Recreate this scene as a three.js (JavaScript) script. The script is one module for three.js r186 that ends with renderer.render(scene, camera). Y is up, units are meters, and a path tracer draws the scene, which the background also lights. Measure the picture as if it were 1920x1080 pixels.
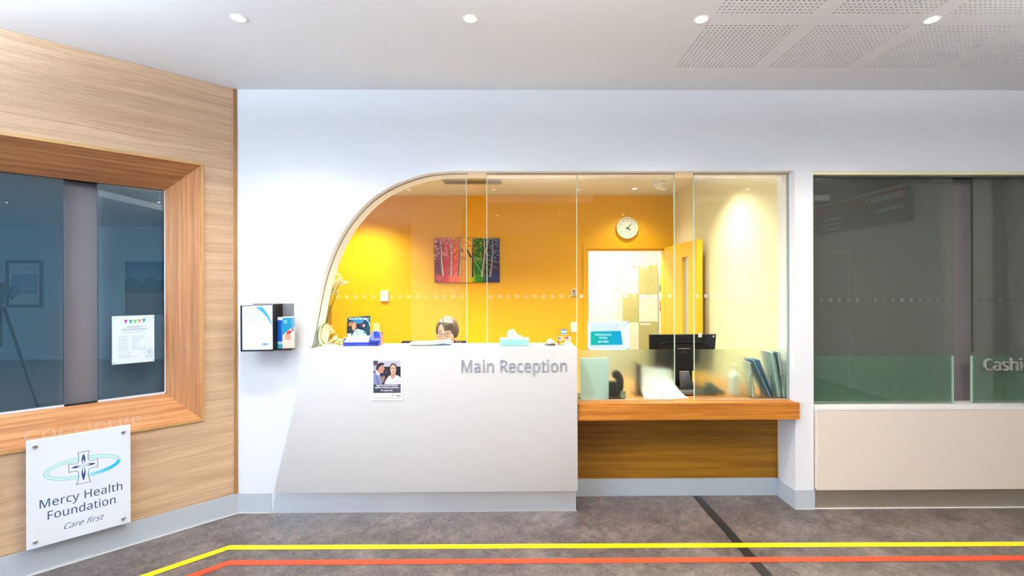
import * as THREE from 'three';
import { RoundedBoxGeometry } from 'three/addons/geometries/RoundedBoxGeometry.js';
import { mergeGeometries, mergeVertices, toCreasedNormals } from 'three/addons/utils/BufferGeometryUtils.js';
import { FontLoader } from 'three/addons/loaders/FontLoader.js';
import { TextGeometry } from 'three/addons/geometries/TextGeometry.js';
import { RectAreaLightUniformsLib } from 'three/addons/lights/RectAreaLightUniformsLib.js';

// ---------------------------------------------------------------- camera, sky, exposure
RectAreaLightUniformsLib.init();
const scene = new THREE.Scene();
const camera = new THREE.PerspectiveCamera(2 * Math.atan(540 / 920) * 180 / Math.PI, 16 / 9, 0.015, 60);
camera.position.set(0, 1.56, 3.43);
camera.rotation.order = 'YXZ';
camera.rotation.y = -0.55 * Math.PI / 180;
camera.rotation.z = -0.155 * Math.PI / 180;
const renderer = new THREE.WebGLRenderer({ antialias: true });
renderer.toneMapping = THREE.LinearToneMapping;
renderer.toneMappingExposure = 1.4;
renderer.shadowMap.enabled = true;
// overcast daylight outside the glazed entrance at the far left of the hall
const SKY = new THREE.Color().setRGB(3.3, 4.2, 5.6);
scene.background = SKY;
const LAMP = {
  hall: { cd: 6, color: new THREE.Color().setRGB(1, 0.9, 0.78) },       // hall downlights
  uplight: { rad: 46, color: new THREE.Color().setRGB(0.99, 0.99, 0.98) },   // added hall uplights, out of view
  office: { cd: 13, color: new THREE.Color().setRGB(1, 0.95, 0.8) },    // reception downlights
  officePanel: { rad: 13, color: new THREE.Color().setRGB(1, 0.95, 0.84) },
  back: { rad: 30, color: new THREE.Color().setRGB(1, 0.97, 0.88) },      // room with the lockers
};

// ---------------------------------------------------------------- helpers
const D2R = Math.PI / 180;
const names = {};
const numbered = (n) => { const k = names[n] = (names[n] ?? -1) + 1; return k ? `${n}_${String(k).padStart(3, '0')}` : n; };
let seed = 7;
const rnd = () => { seed = (seed * 1664525 + 1013904223) >>> 0; return seed / 4294967296; };
const V = (x, y, z) => new THREE.Vector3(x, y, z);
function shadows(o) { o.traverse((m) => { if (m.isMesh) { m.castShadow = true; m.receiveShadow = true; } }); return o; }
function tag(o, label, category, group) { o.userData.label = label; o.userData.category = category; if (group) o.userData.group = group; return o; }
function thing(name, label, category, pos = [0, 0, 0], ry = 0, group, parent = scene) {
  const g = new THREE.Group(); g.name = numbered(name); g.position.set(...pos); g.rotation.y = ry; parent.add(g);
  return tag(g, label, category, group);
}
function part(name, geo, mat, parent, label) {
  const m = new THREE.Mesh(Array.isArray(geo) ? merge(geo) : geo, mat); m.name = name; m.castShadow = m.receiveShadow = true; parent.add(m);
  if (label) m.userData.label = label;
  return m;
}
function struct(name, geo, mat) {
  const m = new THREE.Mesh(Array.isArray(geo) ? merge(geo) : geo, mat); m.name = numbered(name); m.castShadow = m.receiveShadow = true;
  m.userData.kind = 'structure'; scene.add(m); return m;
}
function merge(list) {
  return mergeGeometries(list.map((g) => {
    g = g.index ? g.toNonIndexed() : g;
    for (const k of Object.keys(g.attributes)) if (!['position', 'normal', 'uv'].includes(k)) g.deleteAttribute(k);
    if (!g.attributes.uv) g.setAttribute('uv', new THREE.Float32BufferAttribute(new Float32Array(g.attributes.position.count * 2), 2));
    return g;
  }));
}
// uv in metres by the way each face points; along = axis the grain follows
function metre(geo, along = 'x', scale = 1) {
  const g = geo.index ? geo.toNonIndexed() : geo; const p = g.attributes.position, n = p.count, uv = new Float32Array(n * 2);
  const a = V(), b = V(), c = V(), e = V(), f = V();
  for (let i = 0; i < n; i += 3) {
    a.fromBufferAttribute(p, i); b.fromBufferAttribute(p, i + 1); c.fromBufferAttribute(p, i + 2);
    e.subVectors(b, a).cross(f.subVectors(c, a)); const ax = Math.abs(e.x), ay = Math.abs(e.y), az = Math.abs(e.z);
    for (let k = 0; k < 3; k++) {
      const q = [a, b, c][k]; let u, v;
      if (ax >= ay && ax >= az) [u, v] = [q.z, q.y]; else if (ay >= az) [u, v] = [q.x, q.z]; else [u, v] = [q.x, q.y];
      if (along === 'y') [u, v] = [v, u];
      if (along === 'z' && ay >= ax && ay >= az) [u, v] = [v, u];
      uv[(i + k) * 2] = u * scale; uv[(i + k) * 2 + 1] = v * scale;
    }
  }
  g.setAttribute('uv', new THREE.BufferAttribute(uv, 2)); return g;
}
const box = (w, h, d, x = 0, y = 0, z = 0) => new THREE.BoxGeometry(w, h, d).translate(x, y, z);
const rbox = (w, h, d, x = 0, y = 0, z = 0, r = 0.004, s = 2) => new RoundedBoxGeometry(w, h, d, s, Math.min(r, w / 2.01, h / 2.01, d / 2.01)).translate(x, y, z);
const span = (x0, x1, y0, y1, z0, z1) => box(x1 - x0, y1 - y0, z1 - z0, (x0 + x1) / 2, (y0 + y1) / 2, (z0 + z1) / 2);
const rspan = (x0, x1, y0, y1, z0, z1, r = 0.003) => rbox(x1 - x0, y1 - y0, z1 - z0, (x0 + x1) / 2, (y0 + y1) / 2, (z0 + z1) / 2, r);
const cyl = (r0, r1, h, x = 0, y = 0, z = 0, s = 24) => new THREE.CylinderGeometry(r0, r1, h, s).translate(x, y, z);
const sph = (r, x = 0, y = 0, z = 0, s = 20) => new THREE.SphereGeometry(r, s, Math.round(s * 0.7)).translate(x, y, z);
const lathe = (pts, s = 32) => new THREE.LatheGeometry(pts.map((p) => new THREE.Vector2(...p)), s);
const tube = (pts, r, s = 24, q = 8) => new THREE.TubeGeometry(new THREE.CatmullRomCurve3(pts.map((p) => V(...p))), s, r, q);
function rod(a, b, r, s = 10) {
  a = V(...a); b = V(...b); const d = b.clone().sub(a);
  const g = new THREE.CylinderGeometry(r, r, d.length(), s); g.applyQuaternion(new THREE.Quaternion().setFromUnitVectors(V(0, 1, 0), d.clone().normalize()));
  return g.translate((a.x + b.x) / 2, (a.y + b.y) / 2, (a.z + b.z) / 2);
}
function shapeOf(pts) { const s = new THREE.Shape(); pts.forEach((p, i) => (i ? s.lineTo(...p) : s.moveTo(...p))); s.closePath(); return s; }
const extrude = (shape, depth, z0 = 0, bevel = 0) => new THREE.ExtrudeGeometry(shape, { depth: depth - 2 * bevel, bevelEnabled: bevel > 0, bevelSize: bevel, bevelThickness: bevel, bevelOffset: -bevel, bevelSegments: 2, curveSegments: 32 }).translate(0, 0, z0 + bevel);

// tiling value noise
function noiseField(px, py, s) {
  const t = new Float32Array(px * py); let k = (s * 2654435761) >>> 0;
  for (let i = 0; i < t.length; i++) { k = (k * 1664525 + 1013904223) >>> 0; t[i] = k / 4294967296; }
  return (u, v) => {
    const x = ((u % 1) + 1) % 1 * px, y = ((v % 1) + 1) % 1 * py, i = Math.floor(x), j = Math.floor(y); let f = x - i, g = y - j;
    f = f * f * (3 - 2 * f); g = g * g * (3 - 2 * g); const i1 = (i + 1) % px, j1 = (j + 1) % py;
    return (t[j % py * px + i % px] * (1 - f) + t[j % py * px + i1] * f) * (1 - g) + (t[j1 * px + i % px] * (1 - f) + t[j1 * px + i1] * f) * g;
  };
}
function dataTex(w, h, fn, srgb = true) {
  const d = new Uint8Array(w * h * 4);
  for (let y = 0; y < h; y++) for (let x = 0; x < w; x++) { const c = fn(x / w, y / h), o = (y * w + x) * 4; for (let k = 0; k < 3; k++) d[o + k] = Math.max(0, Math.min(255, c[k] ?? c[0])); d[o + 3] = 255; }
  const t = new THREE.DataTexture(d, w, h); t.wrapS = t.wrapT = THREE.RepeatWrapping; t.magFilter = THREE.LinearFilter; t.minFilter = THREE.LinearFilter;
  if (srgb) t.colorSpace = THREE.SRGBColorSpace; t.needsUpdate = true; return t;
}
function canvasTex(w, h, draw) {
  const c = document.createElement('canvas'); c.width = w; c.height = h; const g = c.getContext('2d'); draw(g, w, h);
  const t = new THREE.CanvasTexture(c); t.colorSpace = THREE.SRGBColorSpace; return t;
}
const rep = (t, u, v) => { const c = t.clone(); c.repeat.set(u, v); c.needsUpdate = true; return c; };
const mat = (c, r = 0.6, o = {}) => new THREE.MeshStandardMaterial({ color: Array.isArray(c) ? new THREE.Color().setRGB(...c) : new THREE.Color(c), roughness: r, ...o });
const phys = (c, r, o = {}) => new THREE.MeshPhysicalMaterial({ color: Array.isArray(c) ? new THREE.Color().setRGB(...c) : new THREE.Color(c), roughness: r, ...o });
const paper = (tex, r = 0.6) => new THREE.MeshStandardMaterial({ map: tex, roughness: r });
const mix3 = (a, b, t) => a.map((v, i) => v + (b[i] - v) * t);

// ---------------------------------------------------------------- textures and materials
const n1 = noiseField(6, 6, 1), n2 = noiseField(24, 24, 2), n3 = noiseField(90, 90, 3), n4 = noiseField(300, 300, 4), nS = noiseField(20, 60, 5), nS2 = noiseField(60, 160, 15);
const floorTex = dataTex(1024, 1024, (u, v) => {
  const w = u + 0.03 * n2(u, v), z = v + 0.03 * n2(v, u);
  let t = 0.3 * n1(w, z) + 0.3 * n2(w + 0.35 * z, z) + 0.3 * nS2(w + z, z - w) + 0.32 * n3(w, z) + 0.25 * n4(u, v);
  t = (t - 0.72) * 1.35 + 0.5; const speck = n3(u + 0.37, v + 0.11) > 0.9 && n4(u, v) > 0.6 ? -0.3 : 0;
  return mix3([64, 56, 54], [126, 114, 107], Math.max(0, Math.min(1, t + speck)));
});
const floorRough = dataTex(512, 512, (u, v) => [96 + 60 * n2(u, v) + 50 * n3(u, v)], false);
// grain runs along u; 2 m by 1 m
const g1 = noiseField(3, 40, 21), g2 = noiseField(8, 160, 22), g3 = noiseField(30, 400, 23), g4 = noiseField(4, 6, 24), g5 = noiseField(14, 24, 25);
const grain = (u, v) => { const w = v + 0.018 * g4(u, v) + 0.006 * g5(u, v); return 0.42 * g1(u, w) + 0.34 * g2(u, w) + 0.24 * g3(u, w); };
function woodTex(dark, light, knots) {
  return dataTex(1024, 1024, (u, v) => {
    let t = (grain(u, v) - 0.5) * 1.9 + 0.5; let c = mix3(dark, light, Math.max(0, Math.min(1, t)));
    for (const [ku, kv, s] of knots) {
      const du = (u - ku) * 2 / s, dv = (v - kv) / s * 1.4 + 0.0012 * Math.sin(u * 70); const r = Math.hypot(du * 15, dv * 120);
      if (r < 1) c = mix3(c, [78, 40, 18], (1 - r) * 0.95 * (0.5 + 0.5 * g3(u * 2, v)));
    }
    return c;
  });
}
const frameTex = woodTex([154, 96, 50], [208, 148, 96], [[0.31, 0.42, 1], [0.36, 0.425, 0.7], [0.62, 0.7, 0.8], [0.1, 0.2, 0.7], [0.82, 0.15, 1.1], [0.86, 0.16, 0.7], [0.55, 0.3, 0.5]]);
const deskTex = woodTex([156, 88, 16], [206, 132, 48], [[0.3, 0.36, 1.1], [0.36, 0.34, 1], [0.43, 0.35, 0.9], [0.7, 0.62, 0.5]]);
const panelTex = woodTex([128, 82, 2], [168, 112, 10], []);
const ribTex = woodTex([202, 166, 132], [230, 198, 164], []);
const wallGrain = dataTex(256, 256, (u, v) => [118 + 20 * n3(u, v) + 14 * n4(u, v)], false);
const M = {
  wall: mat([0.80, 0.81, 0.815], 0.75, { bumpMap: wallGrain, bumpScale: 0.0006 }),
  ceil: mat([0.78, 0.785, 0.79], 0.85),
  plenum: mat([0.02, 0.025, 0.036], 0.9),
  counter: phys([0.60, 0.577, 0.55], 0.42),
  cashier: phys([0.80, 0.69, 0.58], 0.45),
  ledge: phys([0.88, 0.87, 0.83], 0.35),
  floor: new THREE.MeshPhysicalMaterial({ map: rep(floorTex, 1.0, 1.0), roughnessMap: rep(floorRough, 0.7, 0.7), roughness: 0.75, clearcoat: 0.2, clearcoatRoughness: 0.3 }),
  yellow: mat([0.86, 0.44, 0.003], 0.5),
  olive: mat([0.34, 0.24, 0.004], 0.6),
  cream: mat([0.78, 0.76, 0.5], 0.6),
  officeCeil: mat([0.82, 0.8, 0.72], 0.8),
  white: mat([0.84, 0.84, 0.84], 0.5),
  alu: mat([0.82, 0.845, 0.88], 0.38, { metalness: 0.7 }),
  vinyl: mat([0.50, 0.535, 0.565], 0.5),
  aluWarm: mat([0.5, 0.45, 0.37], 0.4, { metalness: 0.75 }),
  steel: mat([0.62, 0.64, 0.68], 0.3, { metalness: 1 }),
  chrome: mat([0.8, 0.8, 0.82], 0.15, { metalness: 1 }),
  black: phys([0.008, 0.008, 0.009], 0.5, { specularIntensity: 0.5 }),
  blackSoft: phys([0.014, 0.014, 0.015], 0.8, { specularIntensity: 0.4 }),
  grey: mat([0.2, 0.2, 0.21], 0.6),
  frame: new THREE.MeshPhysicalMaterial({ map: rep(frameTex, 1, 1.5), roughness: 0.45, clearcoat: 0.5, clearcoatRoughness: 0.3 }),
  frameEdge: mat([0.5, 0.27, 0.09], 0.5),
  desk: new THREE.MeshPhysicalMaterial({ map: rep(deskTex, 1, 2), roughness: 0.45, clearcoat: 0.2, clearcoatRoughness: 0.35 }),
  deskPanel: new THREE.MeshStandardMaterial({ map: rep(panelTex, 1, 2.6), roughness: 0.5 }),
  rib: new THREE.MeshStandardMaterial({ map: ribTex, roughness: 0.36 }),
  blind: mat([0.165, 0.14, 0.14], 0.85, { bumpMap: rep(wallGrain, 4, 4), bumpScale: 0.0008 }),
  glass: phys([0.955, 0.985, 0.965], 0.0, { transmission: 1, thickness: 0, ior: 1.45 }),
  glassGreen: phys([0.86, 0.91, 0.87], 0.0, { transmission: 1, thickness: 0, ior: 1.62 }),
  glassBlue: phys([0.72, 0.9, 0.98], 0.0, { transmission: 1, thickness: 0, ior: 1.95 }),
  glassEdge: phys([0.62, 0.82, 0.68], 0.25, { transmission: 0.4, thickness: 0 }),
  frost: phys([0.84, 0.98, 0.86], 0.26, { transmission: 1, thickness: 0.002, ior: 1.45, transparent: true, opacity: 0.85 }),
  etch: phys([0.16, 0.3, 0.21], 0.7, { transparent: true, opacity: 0.45 }),
  dot: phys([0.85, 0.85, 0.78], 0.7, { transparent: true, opacity: 0.34 }),
  dotFaint: phys([0.85, 0.85, 0.78], 0.7, { transparent: true, opacity: 0.13 }),
  dotDark: phys([0.12, 0.14, 0.12], 0.7, { transparent: true, opacity: 0.75 }),
  acrylic: phys([0.97, 0.98, 0.98], 0.02, { transmission: 1, thickness: 0, ior: 1.49 }),
  paper: mat([0.84, 0.85, 0.87], 0.7),
};
const glow = (c, k) => new THREE.MeshStandardMaterial({ color: 0x000000, emissive: c, emissiveIntensity: k, roughness: 0.5 });
const H = 2.945, XC = -1.885;                                   // ceiling height; corner where the timber wall meets the reception wall
const XR = 5.3, ZB = 9.6, XL = -4.15, ZL = 2.265;               // hall: side wall, far end, glazed entrance side

// ---------------------------------------------------------------- floor
struct('floor', metre(new THREE.PlaneGeometry(9.6, 14.6).rotateX(-Math.PI / 2).translate(0.6, 0, 2.5)), M.floor);
struct('floor_slab', span(-4.4, 5.6, -0.2, -0.004, -5.0, 9.8), M.grey);
{ // welded seams of the sheet vinyl
  const seamM = mat([0.09, 0.08, 0.075], 0.6);
  for (const x of [-0.52, 3.35]) struct('trim_floor_seam', span(x - 0.0015, x + 0.0015, 0, 0.0006, 0.05, 7), seamM);
}

// ---------------------------------------------------------------- ceiling with perforated panels and holes for downlights
const DL = []; for (const z of [0.905, 3.3, 5.7]) for (const x of [-1.37, -0.186, 1.007, 2.206, 3.4]) if (z < 1 ? x < 3 : true) DL.push([x, z]);
const PANELS = []; for (const z0 of [0.352, 0.955]) for (const x0 of [1.05, 1.641, 2.236, 2.83, 3.42, 4.01]) PANELS.push([x0, z0]);
const CELL = 0.02515, PN = 20, PW = CELL * PN;
{
  const s = shapeOf([[-4.3, -0.0], [5.45, 0], [5.45, -9.75], [-4.3, -9.75]]);   // shape y = -z
  for (const [x, z] of PANELS) s.holes.push(new THREE.Path([[x, -z], [x, -z - PW], [x + PW, -z - PW], [x + PW, -z]].map((p) => new THREE.Vector2(...p))));
  for (const [x, z] of DL) { const p = new THREE.Path(); p.absarc(x, -z, 0.032, 0, Math.PI * 2, true); s.holes.push(p); }
  const g = new THREE.ExtrudeGeometry(s, { depth: 0.016, bevelEnabled: false, curveSegments: 24 }).rotateX(-Math.PI / 2).translate(0, H, 0);
  const ceiling = struct('ceiling', metre(g), M.ceil);
  // one perforated panel: 20 x 20 drilled cells
  const pos = [], quad = (a, b, c, d) => pos.push(...a, ...b, ...c, ...a, ...c, ...d);
  const r = 0.0066, T = 0.0035;
  for (let i = 0; i < PN; i++) for (let j = 0; j < PN; j++) {
    const cx = (i + 0.5) * CELL, cz = (j + 0.5) * CELL, h = CELL / 2;
    const ring = [], out = [];
    for (let k = 0; k < 8; k++) { const a = k * Math.PI / 4; ring.push([cx + r * Math.cos(a), cz + r * Math.sin(a)]); const m = Math.max(Math.abs(Math.cos(a)), Math.abs(Math.sin(a))); out.push([cx + h * Math.cos(a) / m, cz + h * Math.sin(a) / m]); }
    for (let k = 0; k < 8; k++) {
      const a = ring[k], b = ring[(k + 1) % 8], c = out[(k + 1) % 8], d = out[k];
      quad([a[0], 0, a[1]], [d[0], 0, d[1]], [c[0], 0, c[1]], [b[0], 0, b[1]]);
      quad([a[0], 0, a[1]], [b[0], 0, b[1]], [b[0], T, b[1]], [a[0], T, a[1]]);
    }
  }
  const pg = new THREE.BufferGeometry(); pg.setAttribute('position', new THREE.Float32BufferAttribute(pos, 3)); pg.computeVertexNormals();
  for (const [x, z] of PANELS) part('perforated_panel', pg, M.ceil, ceiling).position.set(x, H, z);
  struct('ceiling_slab', [span(-4.4, 5.6, 3.25, 3.45, -5.0, 9.85)], M.plenum);
}

// ---------------------------------------------------------------- hall walls
const arch = [[-1.387, 1.137], [-1.344, 1.341], [-1.300, 1.564], [-1.250, 1.731], [-1.178, 1.898], [-1.081, 2.046], [-0.943, 2.187], [-0.784, 2.284], [-0.598, 2.350], [-0.44, 2.373], [-0.282, 2.378]];
const archCurve = new THREE.SplineCurve(arch.map((p) => new THREE.Vector2(...p))).getPoints(70).map((p) => [p.x, p.y]);
{
  const out = [[XC - 0.02, 0], [-1.387, 0], ...archCurve, [2.022, 2.378], [2.022, 0], [2.152, 0], [2.152, 2.372], [4.6, 2.372], [4.6, 0], [5.4, 0], [5.4, 3.25], [XC - 0.02, 3.25]];
  const g = toCreasedNormals(extrude(shapeOf(out), 0.22, -0.22), 0.5);
  struct('wall_front', metre(g), M.wall);
  struct('wall_front_cladding', metre(extrude(shapeOf([[2.152, 0], [2.152, 0.69], [4.6, 0.69], [4.6, 0]]), 0.18, -0.21)), M.wall);
  struct('wall_side', metre(span(XR, XR + 0.15, 0, 3.25, -0.05, 5.15)), mat([0.52, 0.48, 0.41], 0.7));
  struct('wall_side_cool_reflect', metre(span(XR, XR + 0.15, 0, 3.25, 5.15, ZB + 0.1)), mat([0.58, 0.72, 0.82], 0.7));  // blue put into this wall stretch to give the concierge glass a cool reflection
  struct('wall_end', metre(span(-4.3, XR + 0.15, 0, 3.25, ZB, ZB + 0.15)), mat([0.24, 0.235, 0.23], 0.7));
  struct('pillar', metre(rspan(-1.68, -0.80, 0, H, 5.0, 5.8, 0.006)), M.wall);
  // glazed entrance side: wall above and below, openings between mullions
  struct('wall_glazed', [span(XL - 0.15, XL, 0, 0.1, ZL, ZB), span(XL - 0.15, XL, 2.75, 3.25, ZL, ZB), span(XL - 0.15, XL, 0.1, 2.75, ZL, ZL + 0.25), span(XL - 0.15, XL, 0.1, 2.75, 7.6, ZB)], M.wall);
  for (let k = 0; k < 3; k++) {
    const z0 = ZL + 0.25 + k * 1.695, w = struct('window', [span(XL - 0.09, XL - 0.03, 0.1, 0.16, z0, z0 + 1.695), span(XL - 0.09, XL - 0.03, 2.69, 2.75, z0, z0 + 1.695), span(XL - 0.09, XL - 0.03, 0.16, 2.69, z0, z0 + 0.05), span(XL - 0.09, XL - 0.03, 0.16, 2.69, z0 + 1.645, z0 + 1.695)], M.grey);
    part('pane', new THREE.PlaneGeometry(1.595, 2.53).rotateY(Math.PI / 2).translate(XL - 0.06, 1.425, z0 + 0.8475), M.glass, w);
  }
}
// baseboards along the reception wall
const baseM = M.vinyl;
struct('baseboard_front', rspan(XC, -1.645, 0, 0.138, 0, 0.004, 0.001), baseM);
struct('baseboard_recess', [span(0.478, 2.022, 0, 0.13, -0.241, -0.232), span(2.016, 2.022, 0, 0.13, -0.241, 0.0)], M.vinyl);
struct('baseboard_column', [rspan(2.016, 2.158, 0, 0.136, 0, 0.004, 0.001)], M.vinyl);
struct('trim_sealant', [span(XC, -1.645, 0, 0.004, 0, 0.007), span(-1.64, 0.48, 0, 0.004, 0.0, 0.006), span(2.02, 2.155, 0, 0.004, 0, 0.007), span(2.158, 5.2, 0, 0.004, -0.02, 0.004)], mat([0.7, 0.68, 0.64], 0.6));

// ---------------------------------------------------------------- timber wall at 45 degrees (local x runs towards the corner, z out of the wall)
const timber = (g) => g.applyMatrix4(new THREE.Matrix4().makeTranslation(XC, 0, 0).multiply(new THREE.Matrix4().makeRotationY(Math.PI / 4)));
function ribbed(x0, x1, y0, y1, pitch = 0.0076) {
  const pts = [[0, y0], [0, y1]], n = Math.round((y1 - y0) / pitch), p = (y1 - y0) / n; const prof = [];
  for (let i = 0; i < n; i++) { const y = y0 + i * p; prof.push([0, y], [0.0002, y + p * 0.24], [0.0026, y + p * 0.32], [0.0032, y + p * 0.5], [0.0032, y + p * 0.75], [0.0026, y + p * 0.93]); }
  prof.push([0, y1]);
  const pos = [], uv = [];
  for (let i = 0; i + 1 < prof.length; i++) {
    const [za, ya] = prof[i], [zb, yb] = prof[i + 1];
    const q = [[x0, ya, za], [x1, ya, za], [x1, yb, zb], [x0, yb, zb]];
    for (const k of [0, 1, 2, 0, 2, 3]) { pos.push(...q[k]); uv.push(q[k][0] * 0.5, q[k][1] * 1.0); }
  }
  const g = new THREE.BufferGeometry(); g.setAttribute('position', new THREE.Float32BufferAttribute(pos, 3)); g.setAttribute('uv', new THREE.Float32BufferAttribute(uv, 2)); g.computeVertexNormals(); return g;
}
const WX0 = -2.25, WX1 = -0.214, WY0 = 0.700, WY1 = 2.378;      // outer edge of the concierge window frame
{
  const t0 = -3.21;
  const w = struct('wall_timber', timber(metre(merge([
    span(t0, -0.0, 0, WY0, -0.14, -0.001), span(t0, 0.0, WY1, 3.25, -0.14, -0.001), span(t0, WX0, WY0, WY1, -0.14, -0.001), span(WX1, 0.0, WY0, WY1, -0.14, -0.001)]))), M.frameEdge);
  const e = -0.014;
  const zones = [[t0, e, 0.142, WY0], [t0, WX0, WY0, WY1], [WX1, e, WY0, WY1], [t0, e, WY1 + 0.004, 2.502], [t0, e, 2.505, H - 0.002]];
  for (const [x0, x1, y0, y1] of zones) part('ribbed_panel', timber(ribbed(x0, x1, y0, y1)), M.rib, w);
  part('corner_trim', timber(rspan(-0.016, 0.003, 0.14, H, -0.002, 0.012, 0.002)), mat([0.36, 0.17, 0.05], 0.5), w);
  struct('baseboard_timber', timber(rspan(t0, 0.002, 0, 0.14, 0, 0.008, 0.001)), M.vinyl);
  struct('trim_sealant', timber(span(t0, 0, 0, 0.004, 0.008, 0.014)), mat([0.7, 0.68, 0.64], 0.6));
}
{ // concierge window: mitred splayed timber lining, two panes with a gap, closed grey blind behind
  const win = new THREE.Group(); win.name = 'window_concierge'; win.userData.kind = 'structure'; win.position.set(XC, 0, 0); win.rotation.y = Math.PI / 4; scene.add(win);
  const s = 0.15, dz = -0.25, o = [WX0, WX1, WY0, WY1], n = [WX0 + s, WX1 - s, WY0 + s, WY1 - s];
  const zf = 0.014;
  const board = (A, B, C, Dd, along, L) => { // outer a-b, inner c-d corners; thickness behind
    const q = [[...A, zf], [...B, zf], [...C, dz], [...Dd, dz]].map((p) => V(...p));
    const nrm = q[1].clone().sub(q[0]).cross(q[3].clone().sub(q[0])).normalize().multiplyScalar(-0.02);
    const r = q.map((p) => p.clone().add(nrm)); const pos = [], uv = [];
    const ax = q[1].clone().sub(q[0]).normalize(), bx = q[3].clone().sub(q[0]); bx.sub(ax.clone().multiplyScalar(bx.dot(ax))).normalize();
    const face = (f) => { for (const k of [0, 1, 2, 0, 2, 3]) { const p = f[k]; pos.push(p.x, p.y, p.z); const d = p.clone().sub(q[0]); uv.push(d.dot(ax) * 0.5 + L[0], d.dot(bx) * 1.1 + L[1]); } };
    face(q); face([r[3], r[2], r[1], r[0]]); face([q[1], q[0], r[0], r[1]]); face([q[2], q[1], r[1], r[2]]); face([q[3], q[2], r[2], r[3]]); face([q[0], q[3], r[3], r[0]]);
    const g = new THREE.BufferGeometry(); g.setAttribute('position', new THREE.Float32BufferAttribute(pos, 3)); g.setAttribute('uv', new THREE.Float32BufferAttribute(uv, 2)); g.computeVertexNormals();
    return part('frame_board', g, M.frame, win);
  };
  board([o[0], o[2]], [o[1], o[2]], [n[1], n[2]], [n[0], n[2]], 'x', [0.13, 0.55]);
  board([o[1], o[3]], [o[0], o[3]], [n[0], n[3]], [n[1], n[3]], 'x', [0.02, 0.02]);
  board([o[1], o[2]], [o[1], o[3]], [n[1], n[3]], [n[1], n[2]], 'y', [0.4, 0.32]);
  board([o[0], o[3]], [o[0], o[2]], [n[0], n[2]], [n[0], n[3]], 'y', [0.7, 0.8]);
  // narrow visible front edge of the lining
  const lip = 0.016;
  part('frame_edge', [span(o[0] - lip, o[1] + lip, o[3], o[3] + lip, -0.01, zf), span(o[0] - lip, o[1] + lip, o[2] - lip, o[2], -0.01, zf), span(o[1], o[1] + lip, o[2], o[3], -0.01, zf), span(o[0] - lip, o[0], o[2], o[3], -0.01, zf)], M.frameEdge, win);
  part('blind', span(n[0] - 0.02, n[1] + 0.02, n[2] - 0.02, n[3] + 0.02, dz - 0.075, dz - 0.07), M.blind, win, 'closed grey roller blind behind the glass');
  part('backing', span(n[0] - 0.05, n[1] + 0.05, n[2] - 0.05, n[3] + 0.05, dz - 0.13, dz - 0.1), M.blackSoft, win);
  part('reveal', [span(n[0], n[1], n[2] - 0.02, n[2], dz - 0.09, dz), span(n[0], n[1], n[3], n[3] + 0.02, dz - 0.09, dz), span(n[1], n[1] + 0.02, n[2] - 0.02, n[3] + 0.02, dz - 0.09, dz), span(n[0] - 0.02, n[0], n[2] - 0.02, n[3] + 0.02, dz - 0.09, dz)], M.blackSoft, win);
  const gz = dz - 0.012;
  for (const [x0, x1] of [[-0.716, n[1] - 0.004], [n[0] + 0.004, -0.872]]) {
    const p = part('pane', span(x0, x1, n[2] + 0.008, n[3] - 0.003, gz - 0.005, gz + 0.005), M.glassBlue, win);
    part('glass_channel', [span(x0, x1, n[2], n[2] + 0.011, gz - 0.008, gz + 0.009)], M.white, p, 'white channel along the foot of the pane');
    part('pane_edge', [span(x0 < -0.8 ? x1 - 0.004 : x0, x0 < -0.8 ? x1 : x0 + 0.004, n[2] + 0.008, n[3] - 0.003, gz - 0.0052, gz + 0.0052)], mat([0.03, 0.05, 0.06], 0.3), p);
    if (x0 > -0.8) part('edge_strip', [span(x1, x1 + 0.006, n[2] + 0.008, n[3], gz - 0.004, gz + 0.012)], M.white, p);
  }
}

// ---------------------------------------------------------------- hall downlights and ceiling panels
function spot(x, y, z, cd, color, ang = 62, pen = 0.9, r = 1.6, tx = 0, tz = 0) {
  const l = new THREE.SpotLight(color, cd, 0, ang * D2R, pen, 2); l.position.set(x, y, z); l.target.position.set(x + tx, y - 1, z + tz); l.castShadow = true; l.shadow.radius = r; scene.add(l, l.target); return l;
}
const lampHall = glow(LAMP.hall.color, 6);
function downlight(x, z, y, label, group, m) {
  const t = thing('downlight', label, 'downlight', [x, y, z], 0, group);
  part('trim_ring', lathe([[0.029, 0.02], [0.030, -0.001], [0.032, -0.003], [0.039, -0.003], [0.041, -0.001], [0.041, 0.0005], [0.032, 0.0005]], 36), M.white, t);
  part('housing', lathe([[0.029, 0.02], [0.030, 0.09], [0.0, 0.092]], 24), M.grey, t);
  const d = part('lamp', lathe([[0, 0.0], [0.024, 0.0], [0.0275, 0.003], [0.0275, 0.014], [0, 0.014]], 32), m, t, 'glowing lamp lens in the tilted inner ring');
  d.position.y = -0.004; d.rotation.x = 0.22; d.rotation.z = 0.12;
  return t;
}
const place = ['first', 'second', 'third', 'fourth'];
const nearWords = ['over the wall-mounted brochure holder beside the timber wall', 'above the head of the arched reception opening', 'beside the corner of the perforated ceiling panels', 'set between the perforated ceiling panels'];
DL.forEach(([x, z], i) => {
  if (i < 4) downlight(x, z, H, 'small round recessed ceiling downlight ' + nearWords[i], 'hall downlights', lampHall);
  else downlight(x, z, H, 'small round recessed downlight in the hall ceiling behind the viewpoint', 'downlights behind the viewpoint', lampHall);
  spot(x, H - 0.03, z, LAMP.hall.cd, LAMP.hall.color, 66, 0.9, 2.2);
});
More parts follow.
